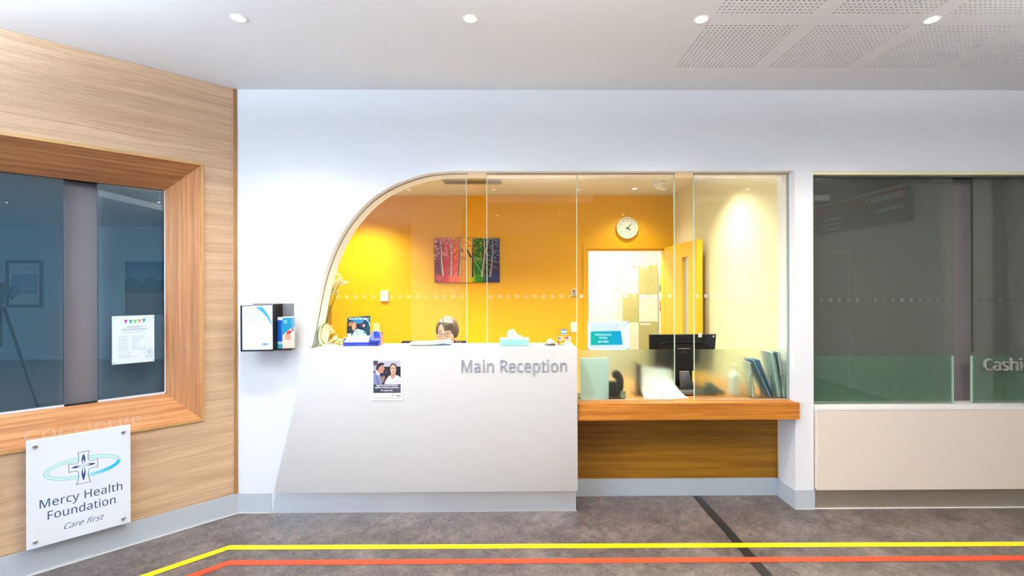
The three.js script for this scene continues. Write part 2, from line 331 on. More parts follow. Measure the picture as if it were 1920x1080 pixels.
function ceilingPanel(x, z, y, w, d, L, label, group) {
  const t = thing('ceiling_light', label, 'ceiling light', [x, y, z], 0, group);
  part('frame', [span(-w / 2 - 0.02, w / 2 + 0.02, -0.014, -0.001, -d / 2 - 0.02, -d / 2), span(-w / 2 - 0.02, w / 2 + 0.02, -0.014, -0.001, d / 2, d / 2 + 0.02), span(-w / 2 - 0.02, -w / 2, -0.014, -0.001, -d / 2, d / 2), span(w / 2, w / 2 + 0.02, -0.014, -0.001, -d / 2, d / 2)], M.white, t);
  part('diffuser_light', span(-w / 2, w / 2, -0.009, -0.003, -d / 2, d / 2), glow(L.color, 1.6), t);
  const l = new THREE.RectAreaLight(L.color, L.rad, w, d); l.position.set(x, y - 0.02, z); l.lookAt(x, y - 1, z); scene.add(l); return t;
}
// added uplights, out of view, put in to brighten the ceiling and hall
[[-2.35, 2.2, 2.9, 'over the hall floor beside the timber wall', new THREE.Color().setRGB(0.8, 1.0, 1.22)], [0.3, 2.25, 1.0, 'over the middle of the hall floor'], [3.0, 2.2, 1.5, 'over the hall floor before the cashier window']].forEach(([x, z, k, w, tint = LAMP.uplight.color]) => {
  const t = thing('added_uplight', 'slim white added unseen uplight ' + w, 'uplight', [x, 2.6, z], 0, 'added hall uplights');
  part('housing', [span(-0.72, 0.72, -0.045, 0.0, -0.13, 0.13), span(-0.72, 0.72, 0.0, 0.025, -0.13, -0.115), span(-0.72, 0.72, 0.0, 0.025, 0.115, 0.13), span(-0.72, -0.705, 0, 0.025, -0.115, 0.115), span(0.705, 0.72, 0, 0.025, -0.115, 0.115)], M.white, t);
  for (const c of [-0.6, 0.6]) part('cable', rod([c, 0, 0.122], [c, H - 2.6, 0.122], 0.002, 6), M.steel, t);
  part('diffuser_light', span(-0.7, 0.7, 0.004, 0.010, -0.112, 0.112), glow(tint, 2), t);
  const l = new THREE.RectAreaLight(tint, LAMP.uplight.rad * k, 1.4, 0.22); l.position.set(x, 2.615, z); l.lookAt(x, 5, z); scene.add(l);
});

// ---------------------------------------------------------------- reception counter, worktop, glazing
const font = await new FontLoader().loadAsync('fonts/droid/droid_sans_regular.typeface.json');
const CT = 1.143;                                              // counter top height
{
  const t = thing('reception_counter', 'long off-white reception counter with slanted end and metal plinth', 'counter');
  part('front_panel', metre(toCreasedNormals(extrude(shapeOf([[-1.606, 0.158], [-1.372, CT], [0.482, CT], [0.482, 0.158]]), 0.05, 0.001, 0.0015), 0.5)), M.counter, t);
  part('top_ledge', metre(toCreasedNormals(extrude(shapeOf([[-1.36, -0.0495], [0.482, -0.0495], [0.482, 0.29], [-1.36, 0.29]].map(([x, z]) => [x, z])), 0.035, 0, 0.0015).rotateX(-Math.PI / 2).translate(0, CT - 0.0345, 0), 0.5)), M.ledge, t, 'white counter ledge');
  part('carcass', metre(merge([span(-1.36, 0.478, 0.14, CT - 0.036, -0.24, 0.0)])), M.counter, t);
  part('plinth', metre(merge([extrude(shapeOf([[-1.642, 0], [-1.610, 0.150], [0.476, 0.150], [0.476, 0]]), 0.02, -0.014, 0.001), span(0.44, 0.476, 0, 0.15, -0.23, 0)])), M.alu, t, 'brushed metal plinth');
}
function lettering(text, name, label, size, x0, y0, z, width, mt, depth = 0.012) {
  const t = thing(name, label, 'lettering', [x0, y0, z]); let x = 0; const k = size / font.data.resolution;
  const geos = [];
  for (const ch of text) {
    const gl = font.data.glyphs[ch] || font.data.glyphs['?'];
    if (ch !== ' ') geos.push([ch, x]);
    x += gl.ha * k;
  }
  const sx = width / x;
  for (const [ch, px] of geos) {
    const g = new TextGeometry(ch, { font, size, depth, curveSegments: 6, bevelEnabled: true, bevelSize: 0.0007, bevelThickness: 0.0008, bevelSegments: 1 });
    const m = part('letter', g, mt, t); m.position.x = px * sx; m.scale.x = sx;
  }
  return t;
}
lettering('Main Reception', 'wall_lettering', 'raised brushed metal letters spelling Main Reception on counter front', 0.083, -0.327, 0.983, 0.0515, 0.745, mat([0.4, 0.42, 0.47], 0.4, { metalness: 0.35 }), 0.004);

{ // low timber worktop with knee recess
  const t = thing('timber_worktop', 'thick honey-timber worktop for the low reception window', 'worktop');
  part('front_edge', metre(rspan(0.490, 2.036, 0.638, 0.745, 0.0, 0.03, 0.002), 'x', 0.5), M.desk, t);
  part('desktop', metre(merge([rspan(0.490, 2.036, 0.745, 0.755, 0.0, 0.0302, 0.001), rspan(0.490, 2.018, 0.715, 0.755, -0.85, 0.0, 0.001)]), 'x', 0.5), M.desk, t);
  part('back_panel', metre(span(0.48, 2.03, 0.13, 0.715, -0.262, -0.242), 'x', 0.5), M.deskPanel, t, 'brown timber panel closing the knee recess');
  part('support_wall', metre(span(0.48, 2.03, 0.0, 0.13, -0.262, -0.242)), M.deskPanel, t);
}
// glazing of the reception: panes of one screen, with two open gaps
const GZ = -0.08;
function pane(label, shape, edges, dots, film, dm = M.dot, gm = M.glass) {
  const t = thing('glass_pane', label, 'glass pane');
  part('glass', extrude(shape, 0.01, GZ - 0.005), gm, t);
  for (const [x, y0, y1] of edges) part('edge', span(x - 0.0022, x + 0.0022, y0, y1, GZ - 0.0055, GZ + 0.0055), M.glassEdge, t, 'pale green polished edge');
  const dg = new THREE.CircleGeometry(0.0145, 20).translate(0, 0, GZ + 0.0058);
  for (const [x, y] of dots) part('dot', dg, dm, t).position.set(x, y, 0);
  if (film) part('frosted_film', span(film[0], film[1], film[2], film[3], GZ - 0.009, GZ - 0.0055), film[4] || M.frost, t, 'frosted band along the lower part');
  return t;
}
const dotRow = (x0, x1, y, p = 0.0632, o = 0) => { const r = []; for (let x = x0 + o; x < x1; x += p) r.push([x, y]); return r; };
const TOP = 2.374, B0 = CT + 0.001, B1 = 0.757;
{
  const pts = archCurve.filter((p) => p[1] > B0 + 0.012 && p[0] < -0.295).map(([x, y]) => [x + 0.004 * (x < -0.9 ? 1 : 0.5), y - 0.004]);
  pane('curved glass pane filling the arch over the counter', shapeOf([[-1.376, B0], ...pts, [-0.288, TOP], [-0.288, B0]]), [[-0.290, B0, TOP]], dotRow(-1.27, -0.31, 1.5), null, M.dotFaint);
  pane('clear glass pane over the counter between the open gap and timber worktop', shapeOf([[-0.147, B0], [-0.147, TOP], [0.493, TOP], [0.493, B0]]), [[-0.145, B0, TOP]], dotRow(-0.12, 0.48, 1.5), null, M.dotFaint);
  pane('glass pane over the timber worktop in front of the doorway, lower part frosted', shapeOf([[0.496, B1], [0.496, TOP], [1.201, TOP], [1.201, B1]]), [[0.498, CT, TOP], [1.199, B1, TOP]], dotRow(0.53, 1.19, 1.5), [0.498, 1.199, B1, 1.115]);
  pane('glass pane beside the white column, frosted below, folders behind', shapeOf([[1.338, B1], [1.338, TOP], [2.014, TOP], [2.014, B1]]), [[1.340, B1, TOP], [2.012, B1, TOP]], dotRow(1.36, 2.0, 1.5), [1.340, 2.012, B1, 1.115]);
  const ch = thing('glazing_channel', 'slim metal channel along the head of the reception glass', 'channel');
  const pts2 = archCurve.map(([x, y]) => V(x + 0.002, y - 0.002, GZ + 0.009));
  part('head_channel', new THREE.TubeGeometry(new THREE.CatmullRomCurve3(pts2), 60, 0.0035, 6), mat([0.3, 0.28, 0.24], 0.5), ch);
  for (const [a, b] of [[-0.147, 1.203], [1.335, 2.02]]) part('head_channel', span(a, b, 2.371, 2.377, GZ + 0.006, GZ + 0.012), mat([0.3, 0.28, 0.24], 0.5), ch);
  part('foot_channel', [span(0.49, 1.201, 0.755, 0.760, GZ - 0.006, GZ + 0.010), span(1.336, 2.018, 0.755, 0.760, GZ - 0.006, GZ + 0.010)], mat([0.55, 0.5, 0.42], 0.4, { metalness: 0.4 }), ch);
  part('side_channel', span(2.014, 2.021, 0.756, 2.376, GZ - 0.008, GZ + 0.010), mat([0.36, 0.4, 0.45], 0.4, { metalness: 0.4 }), ch);
}

// ---------------------------------------------------------------- cashier window and counter
{
  const c = thing('cashier_counter', 'beige counter front under the dark cashier window', 'counter');
  part('front_panel', metre(rspan(2.160, 4.9, 0.143, 0.700, -0.02, 0.03, 0.002)), M.cashier, c);
  part('sill', rspan(2.158, 4.9, 0.700, 0.722, -0.24, 0.032, 0.002), M.ledge, c, 'white sill');
  part('plinth', span(2.156, 4.9, 0.0, 0.143, -0.05, -0.006), M.aluWarm, c, 'dull metal plinth');
  struct('wall_cashier_lining', [span(4.55, 4.75, 0.7, 2.4, -0.4, -0.01)], M.wall);
  const win = new THREE.Group(); win.name = 'window_cashier'; win.userData.kind = 'structure'; scene.add(win);
  part('blind', span(2.154, 4.6, 0.724, 2.35, -0.152, -0.146), M.blind, win, 'closed mauve-grey blind behind the glass');
  part('head_glow_strip', span(2.154, 4.6, 2.353, 2.3715, -0.03, -0.004), mat([0.93, 0.85, 0.48], 0.4), win, 'pale yellow strip painting the warm light at the window head');  // warm light on the opening head, painted as a yellow strip
  part('backing', span(2.12, 4.7, 0.5, 2.6, -0.26, -0.23), M.blackSoft, win);
  for (const x of [3.315, 3.19]) if (x > 3.2) part('pane_edge_shadow', span(3.411, 3.423, 1.08, 2.345, -0.145, -0.141), M.black, win);  // black strip standing in for the shadow along the pane edge
}
{
  const Y0 = 0.723, Y1 = 2.352, gz = -0.06;
  const mk = (label, x0, x1, dots, letters) => {
    const t = thing('glass_pane', label, 'glass pane');
    part('glass', span(x0, x1, Y0, Y1, gz - 0.005, gz + 0.005), M.glassGreen, t);
    part('frosted_film', span(x0 + 0.004, x1 - 0.004, Y0 + 0.012, 1.066, gz - 0.008, gz - 0.006), M.etch, t, 'green frosted band');
    for (const x of x0 < 3 ? [x1] : [x0]) part('edge', span(x - 0.004, x + 0.004, Y0, 1.066, gz - 0.0055, gz + 0.0055), M.glassEdge, t);
    const dg = new THREE.CircleGeometry(0.0145, 20).translate(0, 0, gz + 0.0058);
    for (const [x, y] of dots) part('dot', dg, M.dotDark, t).position.set(x, y, 0);
    return t;
  };
  mk('dark cashier window pane beside the white column, with a row of dots', 2.156, 3.193, dotRow(2.18, 3.18, 1.466, 0.0643), true);
  mk('dark cashier window pane carrying the Cashier lettering', 3.330, 4.56, dotRow(3.40, 4.5, 1.466, 0.0643), true);
  lettering('Cashier', 'wall_lettering', 'raised metal letters reading Cashier on green frosted glass', 0.083, 3.399, 0.962, gz + 0.006, 0.40, mat([0.52, 0.49, 0.42], 0.35, { metalness: 0.75 }), 0.014);
}

// ---------------------------------------------------------------- reception room behind the glass
const RZ = -2.75, RL = -2.232, RR = 2.118, RH = 2.727;
const DX0 = 1.003, DX1 = 2.0, DH = 2.05;
{
  const s = shapeOf([[RL - 0.15, 0], [DX0, 0], [DX0, DH], [DX1, DH], [DX1, 0], [RR + 0.12, 0], [RR + 0.12, 3.25], [RL - 0.15, 3.25]]);
  struct('wall_back', metre(extrude(s, 0.14, RZ - 0.14)), M.yellow);
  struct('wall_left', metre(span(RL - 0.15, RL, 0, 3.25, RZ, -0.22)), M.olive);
  struct('wall_right', metre(span(RR, RR + 0.12, 0, 3.25, RZ, -0.221)), M.cream);
  struct('ceiling_reception', metre(merge([span(RL, RR, RH, RH + 0.06, RZ, -0.22)])), M.officeCeil);
  const f = struct('door_frame', [span(DX0 - 0.045, DX0, 0, DH + 0.045, RZ, RZ + 0.016), span(DX0, DX1, DH, DH + 0.045, RZ, RZ + 0.016), span(DX1, DX1 + 0.045, 0, DH + 0.045, RZ, RZ + 0.016), span(DX0, DX0 + 0.02, 0, DH, RZ - 0.14, RZ), span(DX0 + 0.02, DX1 - 0.02, DH - 0.02, DH, RZ - 0.14, RZ), span(DX1 - 0.02, DX1, 0, DH, RZ - 0.14, RZ)], M.yellow);
  struct('trim_corner', span(RL, RL + 0.03, 0, 1.35, RZ, RZ + 0.03), mat([0.4, 0.2, 0.02], 0.5));
  // door standing open, hinged on the far side of the doorway
  const d = new THREE.Group(); d.name = 'door_reception'; d.userData.kind = 'structure'; scene.add(d);
  const z0 = RZ + 0.03, z1 = -1.66, x0 = 1.974, x1 = 2.034, a = -2.10, b = -1.91;
  part('leaf', metre(merge([span(x0, x1, 0.01, 2.06, z0, a), span(x0, x1, 0.01, 2.06, b, z1), span(x0, x1, 1.90, 2.06, a, b), span(x0, x1, 0.01, 0.55, a, b)])), M.yellow, d);
  part('vision_panel', span(x0 + 0.024, x0 + 0.034, 0.55, 1.90, a, b), phys([0.6, 0.66, 0.6], 0.25, { transmission: 0.5, thickness: 0 }), d);
  for (const s2 of [0]) { part('handle', [rod([x0 - 0.05, 1.02, z1 - 0.07], [x0 - 0.05, 1.02, z1 - 0.19], 0.009), rod([x0, 1.02, z1 - 0.07], [x0 - 0.05, 1.02, z1 - 0.07], 0.009)], M.steel, d); }
  // locker room seen through the doorway
  struct('wall_locker_room', [span(0.3, 3.4, 0, 3.0, -4.85, -4.75), span(0.3, 0.4, 0, 3.0, -4.75, RZ - 0.14), span(2.62, 2.72, 0, 3.0, -4.75, RZ - 0.14)], mat([0.85, 0.84, 0.74], 0.7));
  struct('ceiling_locker_room', span(0.4, 2.62, 2.6, 2.7, -4.75, RZ - 0.14), M.officeCeil);
}
for (const [cx, z, w] of [[1.3, -3.6, 1.0]]) ceilingPanel(cx, z, 2.6, w, 0.5, LAMP.back, 'bright ceiling panel in the locker room behind the doorway', 'locker room lamp');
{ // lockers
  const LX = 1.816, LW = 0.262, LY = [1.017, 1.455, 1.917], zf = -4.30;
  const cw = mat([0.82, 0.80, 0.62], 0.5), ck = mat([0.50, 0.46, 0.20], 0.55);
  const rowsY = [[0.08, 0.55], [0.55, 1.017], [1.017, 1.455], [1.455, 1.917]];
  const t = thing('locker_bank', 'bank of cream and khaki lockers in the room beyond the doorway', 'lockers');
  part('carcass', [span(LX - 0.005, LX + 2 * 0.27 + 0.03, 0, 1.925, -4.74, zf - 0.02)], cw, t);
  rowsY.forEach(([y0, y1], r) => { for (let c = 0; c < 2; c++) {
    const x0 = LX + c * 0.262, khaki = (r + c) % 2 === 0 && !(r === 2 && c === 1);
    const dk = [[1, 1], [0, 1], [1, 0], [0, 1]][r][c];
    const d = part('locker_door', rspan(x0 + 0.002, x0 + (c ? 0.30 : 0.26), y0 + 0.002, y1 - 0.002, zf - 0.02, zf, 0.003), dk ? ck : cw, t);
    part('lock', cyl(0.008, 0.008, 0.012, x0 + 0.195, y0 + (y1 - y0) * 0.48, zf + 0.004, 12).rotateX(0), M.steel, d);
    if (r > 0) part('name_tag', span(x0 + 0.02, x0 + (c ? 0.18 : 0.1), y1 - 0.045, y1 - 0.02, zf, zf + 0.002), M.white, d);
    if (r > 1) part('sticker', span(x0 + 0.17, x0 + 0.205, y1 - 0.05, y1 - 0.018, zf, zf + 0.002), mat([0.85, 0.6, 0.02], 0.6), d);
  } });
  const n = thing('notice_strip', 'strip of colourful notices pinned at the locker room wall edge', 'notices', [2.335, 0, -4.0], -0.1);
  part('backing_strip', span(-0.03, 0.12, 0.0, 2.3, -0.02, -0.012), M.white, n);
  [[1.60, 1.70, [0.85, 0.6, 0.02]], [1.50, 1.595, [0.03, 0.03, 0.035]], [1.38, 1.47, [0.25, 0.5, 0.75]], [1.28, 1.36, [0.6, 0.12, 0.05]], [1.20, 1.275, [0.75, 0.1, 0.04]]].forEach(([y0, y1, c]) => part('notice', span(-0.02, 0.045, y0, y1, -0.012, -0.009), mat(c, 0.6), n));
}
// reception ceiling fittings
const lampOffice = glow(LAMP.office.color, 5);
[[-1.76, -2.16, 'near the bright corner of the yellow wall', 0.95, 30], [1.507, -2.347, 'above the clock and doorway', 0.16, 62], [1.66, -1.05, 'close to the cream side wall', 0.55, 62], [-0.3, -1.2, 'over the receptionist', 1.3, 62], [0.7, -1.2, 'over the staff side of the counter', 1.0, 62], [-1.3, -1.2, 'over the vase in the office corner', 1.3, 62]].forEach(([x, z, w, k, a]) => {
  downlight(x, z, RH, 'small round downlight in the reception office ceiling ' + w, 'reception downlights', lampOffice);
  spot(x, RH - 0.03, z, LAMP.office.cd * k, LAMP.office.color, 62, 0.8, 1.5);
});
ceilingPanel(0.3, -0.75, RH, 1.2, 0.3, LAMP.officePanel, 'narrow ceiling light panel in the office just behind the reception glass', 'office ceiling panels');
{
  const v = thing('air_vent', 'rectangular air conditioning grille in the reception office ceiling', 'vent', [-0.376, RH, -1.92]);
  part('frame', [span(-0.32, 0.32, -0.014, 0, -0.11, -0.09), span(-0.32, 0.32, -0.014, 0, 0.09, 0.11), span(-0.32, -0.3, -0.014, 0, -0.09, 0.09), span(0.3, 0.32, -0.014, 0, -0.09, 0.09)], mat([0.5, 0.44, 0.25], 0.5), v);
  part('backing', span(-0.3, 0.3, -0.003, 0, -0.09, 0.09), mat([0.3, 0.26, 0.14], 0.7), v);
  for (let k = 0; k < 6; k++) { const g = box(0.6, 0.002, 0.026).rotateX(0.6); part('blade', g, mat([0.5, 0.44, 0.25], 0.5), v).position.set(0, -0.009, -0.075 + k * 0.03); }
  const d = thing('smoke_detector', 'white cone-shaped detector on the reception office ceiling', 'detector', [1.70, RH, -2.02]);
  part('base', lathe([[0, 0], [0.075, 0], [0.078, -0.012], [0.06, -0.022], [0, -0.022]]), M.white, d);
  part('head', lathe([[0.055, -0.02], [0.05, -0.045], [0.03, -0.075], [0.0, -0.08]]), M.white, d);
}

// ---------------------------------------------------------------- signs on and beside the timber wall
const timberThing = (name, label, cat, t, y, off) => thing(name, label, cat, [XC - t * Math.SQRT1_2 + off * Math.SQRT1_2, y, t * Math.SQRT1_2 + off * Math.SQRT1_2], Math.PI / 4);
function crossLogo(g, cx, cy, s, thin = 1) { // flared cross inside a turquoise ring
  const ring = (a0, a1, c0, c1, w0, w1) => { const N = 60; for (let i = 0; i < N; i++) { const t = i / N, a = a0 + (a1 - a0) * t, b = a0 + (a1 - a0) * (i + 1.4) / N; const c = mix3(c0, c1, Math.pow(t, 2.2)); g.strokeStyle = `rgb(${c.map((v) => v | 0)})`; g.lineWidth = s * (w0 + (w1 - w0) * Math.sin(Math.PI * t)); g.beginPath(); g.ellipse(cx, cy, s * 0.72, s * 0.235, 0, a, b); g.stroke(); } };
  ring(Math.PI, Math.PI * 2, [10, 195, 180], [20, 175, 225], 0.016, 0.024);
  ring(Math.PI * 1.02, Math.PI * 0.52, [10, 205, 190], [222, 240, 240], 0.045, 0.085);
  ring(-0.06, Math.PI * 0.48, [0, 180, 240], [222, 240, 246], 0.045, 0.085);
  g.lineJoin = 'miter';
  const arm = () => { g.beginPath(); g.moveTo(cx - 0.11 * s, cy - 0.40 * s); g.lineTo(cx + 0.11 * s, cy - 0.40 * s);
    g.quadraticCurveTo(cx + 0.065 * s, cy - 0.17 * s, cx + 0.13 * s, cy - 0.13 * s); g.quadraticCurveTo(cx + 0.2 * s, cy - 0.125 * s, cx + 0.285 * s, cy - 0.15 * s); g.lineTo(cx + 0.285 * s, cy + 0.07 * s);
    g.quadraticCurveTo(cx + 0.2 * s, cy + 0.045 * s, cx + 0.12 * s, cy + 0.075 * s); g.quadraticCurveTo(cx + 0.055 * s, cy + 0.2 * s, cx + 0.145 * s, cy + 0.42 * s); g.lineTo(cx - 0.145 * s, cy + 0.42 * s);
    g.quadraticCurveTo(cx - 0.055 * s, cy + 0.2 * s, cx - 0.12 * s, cy + 0.075 * s); g.quadraticCurveTo(cx - 0.2 * s, cy + 0.045 * s, cx - 0.285 * s, cy + 0.07 * s); g.lineTo(cx - 0.285 * s, cy - 0.15 * s);
    g.quadraticCurveTo(cx - 0.2 * s, cy - 0.125 * s, cx - 0.13 * s, cy - 0.13 * s); g.quadraticCurveTo(cx - 0.065 * s, cy - 0.17 * s, cx - 0.11 * s, cy - 0.40 * s); g.closePath(); };
  arm(); g.fillStyle = '#eaf1f7'; g.fill(); g.strokeStyle = '#20416f'; g.lineWidth = Math.max(1, 0.011 * s * thin); g.stroke();
  const petal = (dx, dy, l, w) => { g.beginPath(); g.moveTo(cx, cy - 0.04 * s); const px = -dy, py = dx; g.quadraticCurveTo(cx + dx * l * 0.5 + px * w, cy - 0.04 * s + dy * l * 0.5 + py * w, cx + dx * l, cy - 0.04 * s + dy * l); g.quadraticCurveTo(cx + dx * l * 0.5 - px * w, cy - 0.04 * s + dy * l * 0.5 - py * w, cx, cy - 0.04 * s); g.fill(); };
  g.fillStyle = '#24497a'; petal(0, -1, 0.31 * s, 0.075 * s); petal(0, 1, 0.39 * s, 0.08 * s); petal(1, 0, 0.245 * s, 0.062 * s); petal(-1, 0, 0.245 * s, 0.062 * s);
  g.fillStyle = '#eaf1f7'; petal(0, -1, 0.17 * s, 0.034 * s); petal(0, 1, 0.22 * s, 0.034 * s); petal(1, 0, 0.14 * s, 0.03 * s); petal(-1, 0, 0.14 * s, 0.03 * s);
}
const fit = (g, str, cx, y, w) => { const m = g.measureText(str).width; g.save(); g.translate(cx, y); g.scale(w / m, 1); g.textAlign = 'center'; g.fillText(str, 0, 0); g.restore(); };
const fillLines = (g, x, y, w, n, dy, col, hgt = 2, ragged = 0.5) => { g.fillStyle = col; for (let i = 0; i < n; i++) { let px = x; const end = x + w * (1 - ragged * rnd()); while (px < end) { const l = 5 + rnd() * 16; g.fillRect(px, y + i * dy, Math.min(l, end - px), hgt); px += l + 4; } } };
function stud(x, y, z, r = 0.011, d = 0.05) { return [cyl(r, r, 0.006, 0, 0, 0, 20).rotateX(Math.PI / 2).translate(x, y, z + 0.004), cyl(r * 0.7, r * 0.7, d, 0, 0, 0, 12).rotateX(Math.PI / 2).translate(x, y, z - d / 2), sph(r * 0.96, 0, 0, 0, 14).scale(1, 1, 0.4).translate(x, y, z + 0.007)]; }
const faceMap = (w, h, d, tex, edge, r = 0.35) => { // a board whose front carries the print
  const g = new THREE.Group(); return g; };
function board(parent, w, h, d, tex, edgeM, name = 'panel', r = 0.35, face = {}) {
  const b = part(name, rbox(w, h, d, 0, 0, 0, 0.001, 1), edgeM, parent);
  const f = part('print', new THREE.PlaneGeometry(w - 0.001, h - 0.001).translate(0, 0, d / 2 + 0.0004), new THREE.MeshPhysicalMaterial({ map: tex, roughness: r, ...face }), parent);
  return b;
}
{
  const w = 0.446, h = 0.586, t = timberThing('foundation_sign', 'square white acrylic sign with cross emblem, bolted below the concierge window', 'sign', 0.818, 0.452, 0.05);
  const tex = canvasTex(900, 1180, (g, W, Hh) => {
    g.fillStyle = '#eaf1f8'; g.fillRect(0, 0, W, Hh); crossLogo(g, 470, 400, 440);
    g.fillStyle = '#23456f'; g.font = '128px sans-serif'; fit(g, 'Mercy Health', 462, 762, 740); fit(g, 'Foundation', 462, 905, 610);
    g.font = 'italic 86px sans-serif'; g.fillStyle = '#3a5c86'; g.save(); g.transform(1, 0, -0.16, 1, 170, 0); fit(g, 'Care first', 462, 1056, 350); g.restore();
  });
  board(t, w, h, 0.01, tex, M.paper, 'panel', 0.3);
  for (const sx of [-1, 1]) for (const sy of [-1, 1]) part('standoff', stud(sx * (w / 2 - 0.035), sy * (h / 2 - 0.035), 0.004), M.steel, t);
}
{ // faint lettering on the sill board of the concierge window
  const t = thing('sill_lettering', 'faint pale letters spelling Concierge across the timber window sill', 'lettering', [XC, 0, 0], Math.PI / 4);
  const lm = phys([0.86, 0.66, 0.48], 0.5, { transparent: true, opacity: 0.2 }); let x = 0; const k = 0.088 / font.data.resolution;
  const tilt = Math.atan2(0.15, 0.264);
  const txt = 'Concierge'; 
  const y0 = -1.055;
  for (const ch of txt) { if (ch !== ' ') { const g = new TextGeometry(ch, { font, size: 0.088, depth: 0.0008, curveSegments: 5 }); g.rotateX(-(Math.PI / 2 - tilt)); const m = part('letter', g, lm, t); m.position.set(y0 + x, WY0 + 0.022, 0.014 - 0.03); m.position.y = WY0 + 0.15 * (0.044 / 0.264) + 0.001; m.position.z = 0.014 - 0.044; } x += font.data.glyphs[ch].ha * k * 0.98; }
}
{
  const w = 0.219, h = 0.307, t = timberThing('acrylic_notice', 'small white notice with bunting flags fixed on the concierge glass', 'notice', 0.54, 1.234, -0.222);
  const tex = canvasTex(440, 616, (g, W, Hh) => {
    g.fillStyle = '#e2eff6'; g.fillRect(0, 0, W, Hh); g.strokeStyle = '#7f9aa8'; g.lineWidth = 2; g.beginPath(); g.moveTo(60, 22); g.quadraticCurveTo(225, 85, 390, 18); g.stroke();
    [['#c2418f', 140], ['#0d94ad', 190], ['#6cc551', 238], ['#ef8a62', 285], ['#0a98a6', 330]].forEach(([c, x], i) => { const y = 46 + [6, 10, 11, 8, 2][i]; g.fillStyle = c; g.beginPath(); g.moveTo(x - 22, y); g.lineTo(x + 20, y - 1); g.lineTo(x - 3, y + 50); g.fill(); });
    g.fillStyle = '#47565f'; g.font = 'bold 22px sans-serif'; g.textAlign = 'center'; g.fillText('Mercy Health @', 232, 152); g.fillText('Werribee Mercy Hospital', 232, 182);
    fillLines(g, 110, 198, 260, 2, 18, '#93a4ad', 4, 0.2); fillLines(g, 60, 265, 120, 9, 22, '#8c9ca5', 5, 0.3); fillLines(g, 200, 265, 150, 9, 22, '#8c9ca5', 5, 0.5);
    fillLines(g, 60, 478, 150, 1, 20, '#93a4ad', 4); fillLines(g, 60, 505, 240, 3, 14, '#93a4ad', 4);
    crossLogo(g, 385, 480, 90); g.font = '16px sans-serif'; g.fillStyle = '#5d7f94'; g.fillText('Mercy Health', 385, 540); g.fillText('Foundation', 385, 560);
  });
  board(t, w, h, 0.006, tex, M.paper, 'panel', 0.3);
  for (const sx of [-1, 1]) for (const sy of [-1, 1]) part('standoff', stud(sx * (w / 2 - 0.011), sy * (h / 2 - 0.011), 0.003, 0.0035, 0.03), M.steel, t);
}
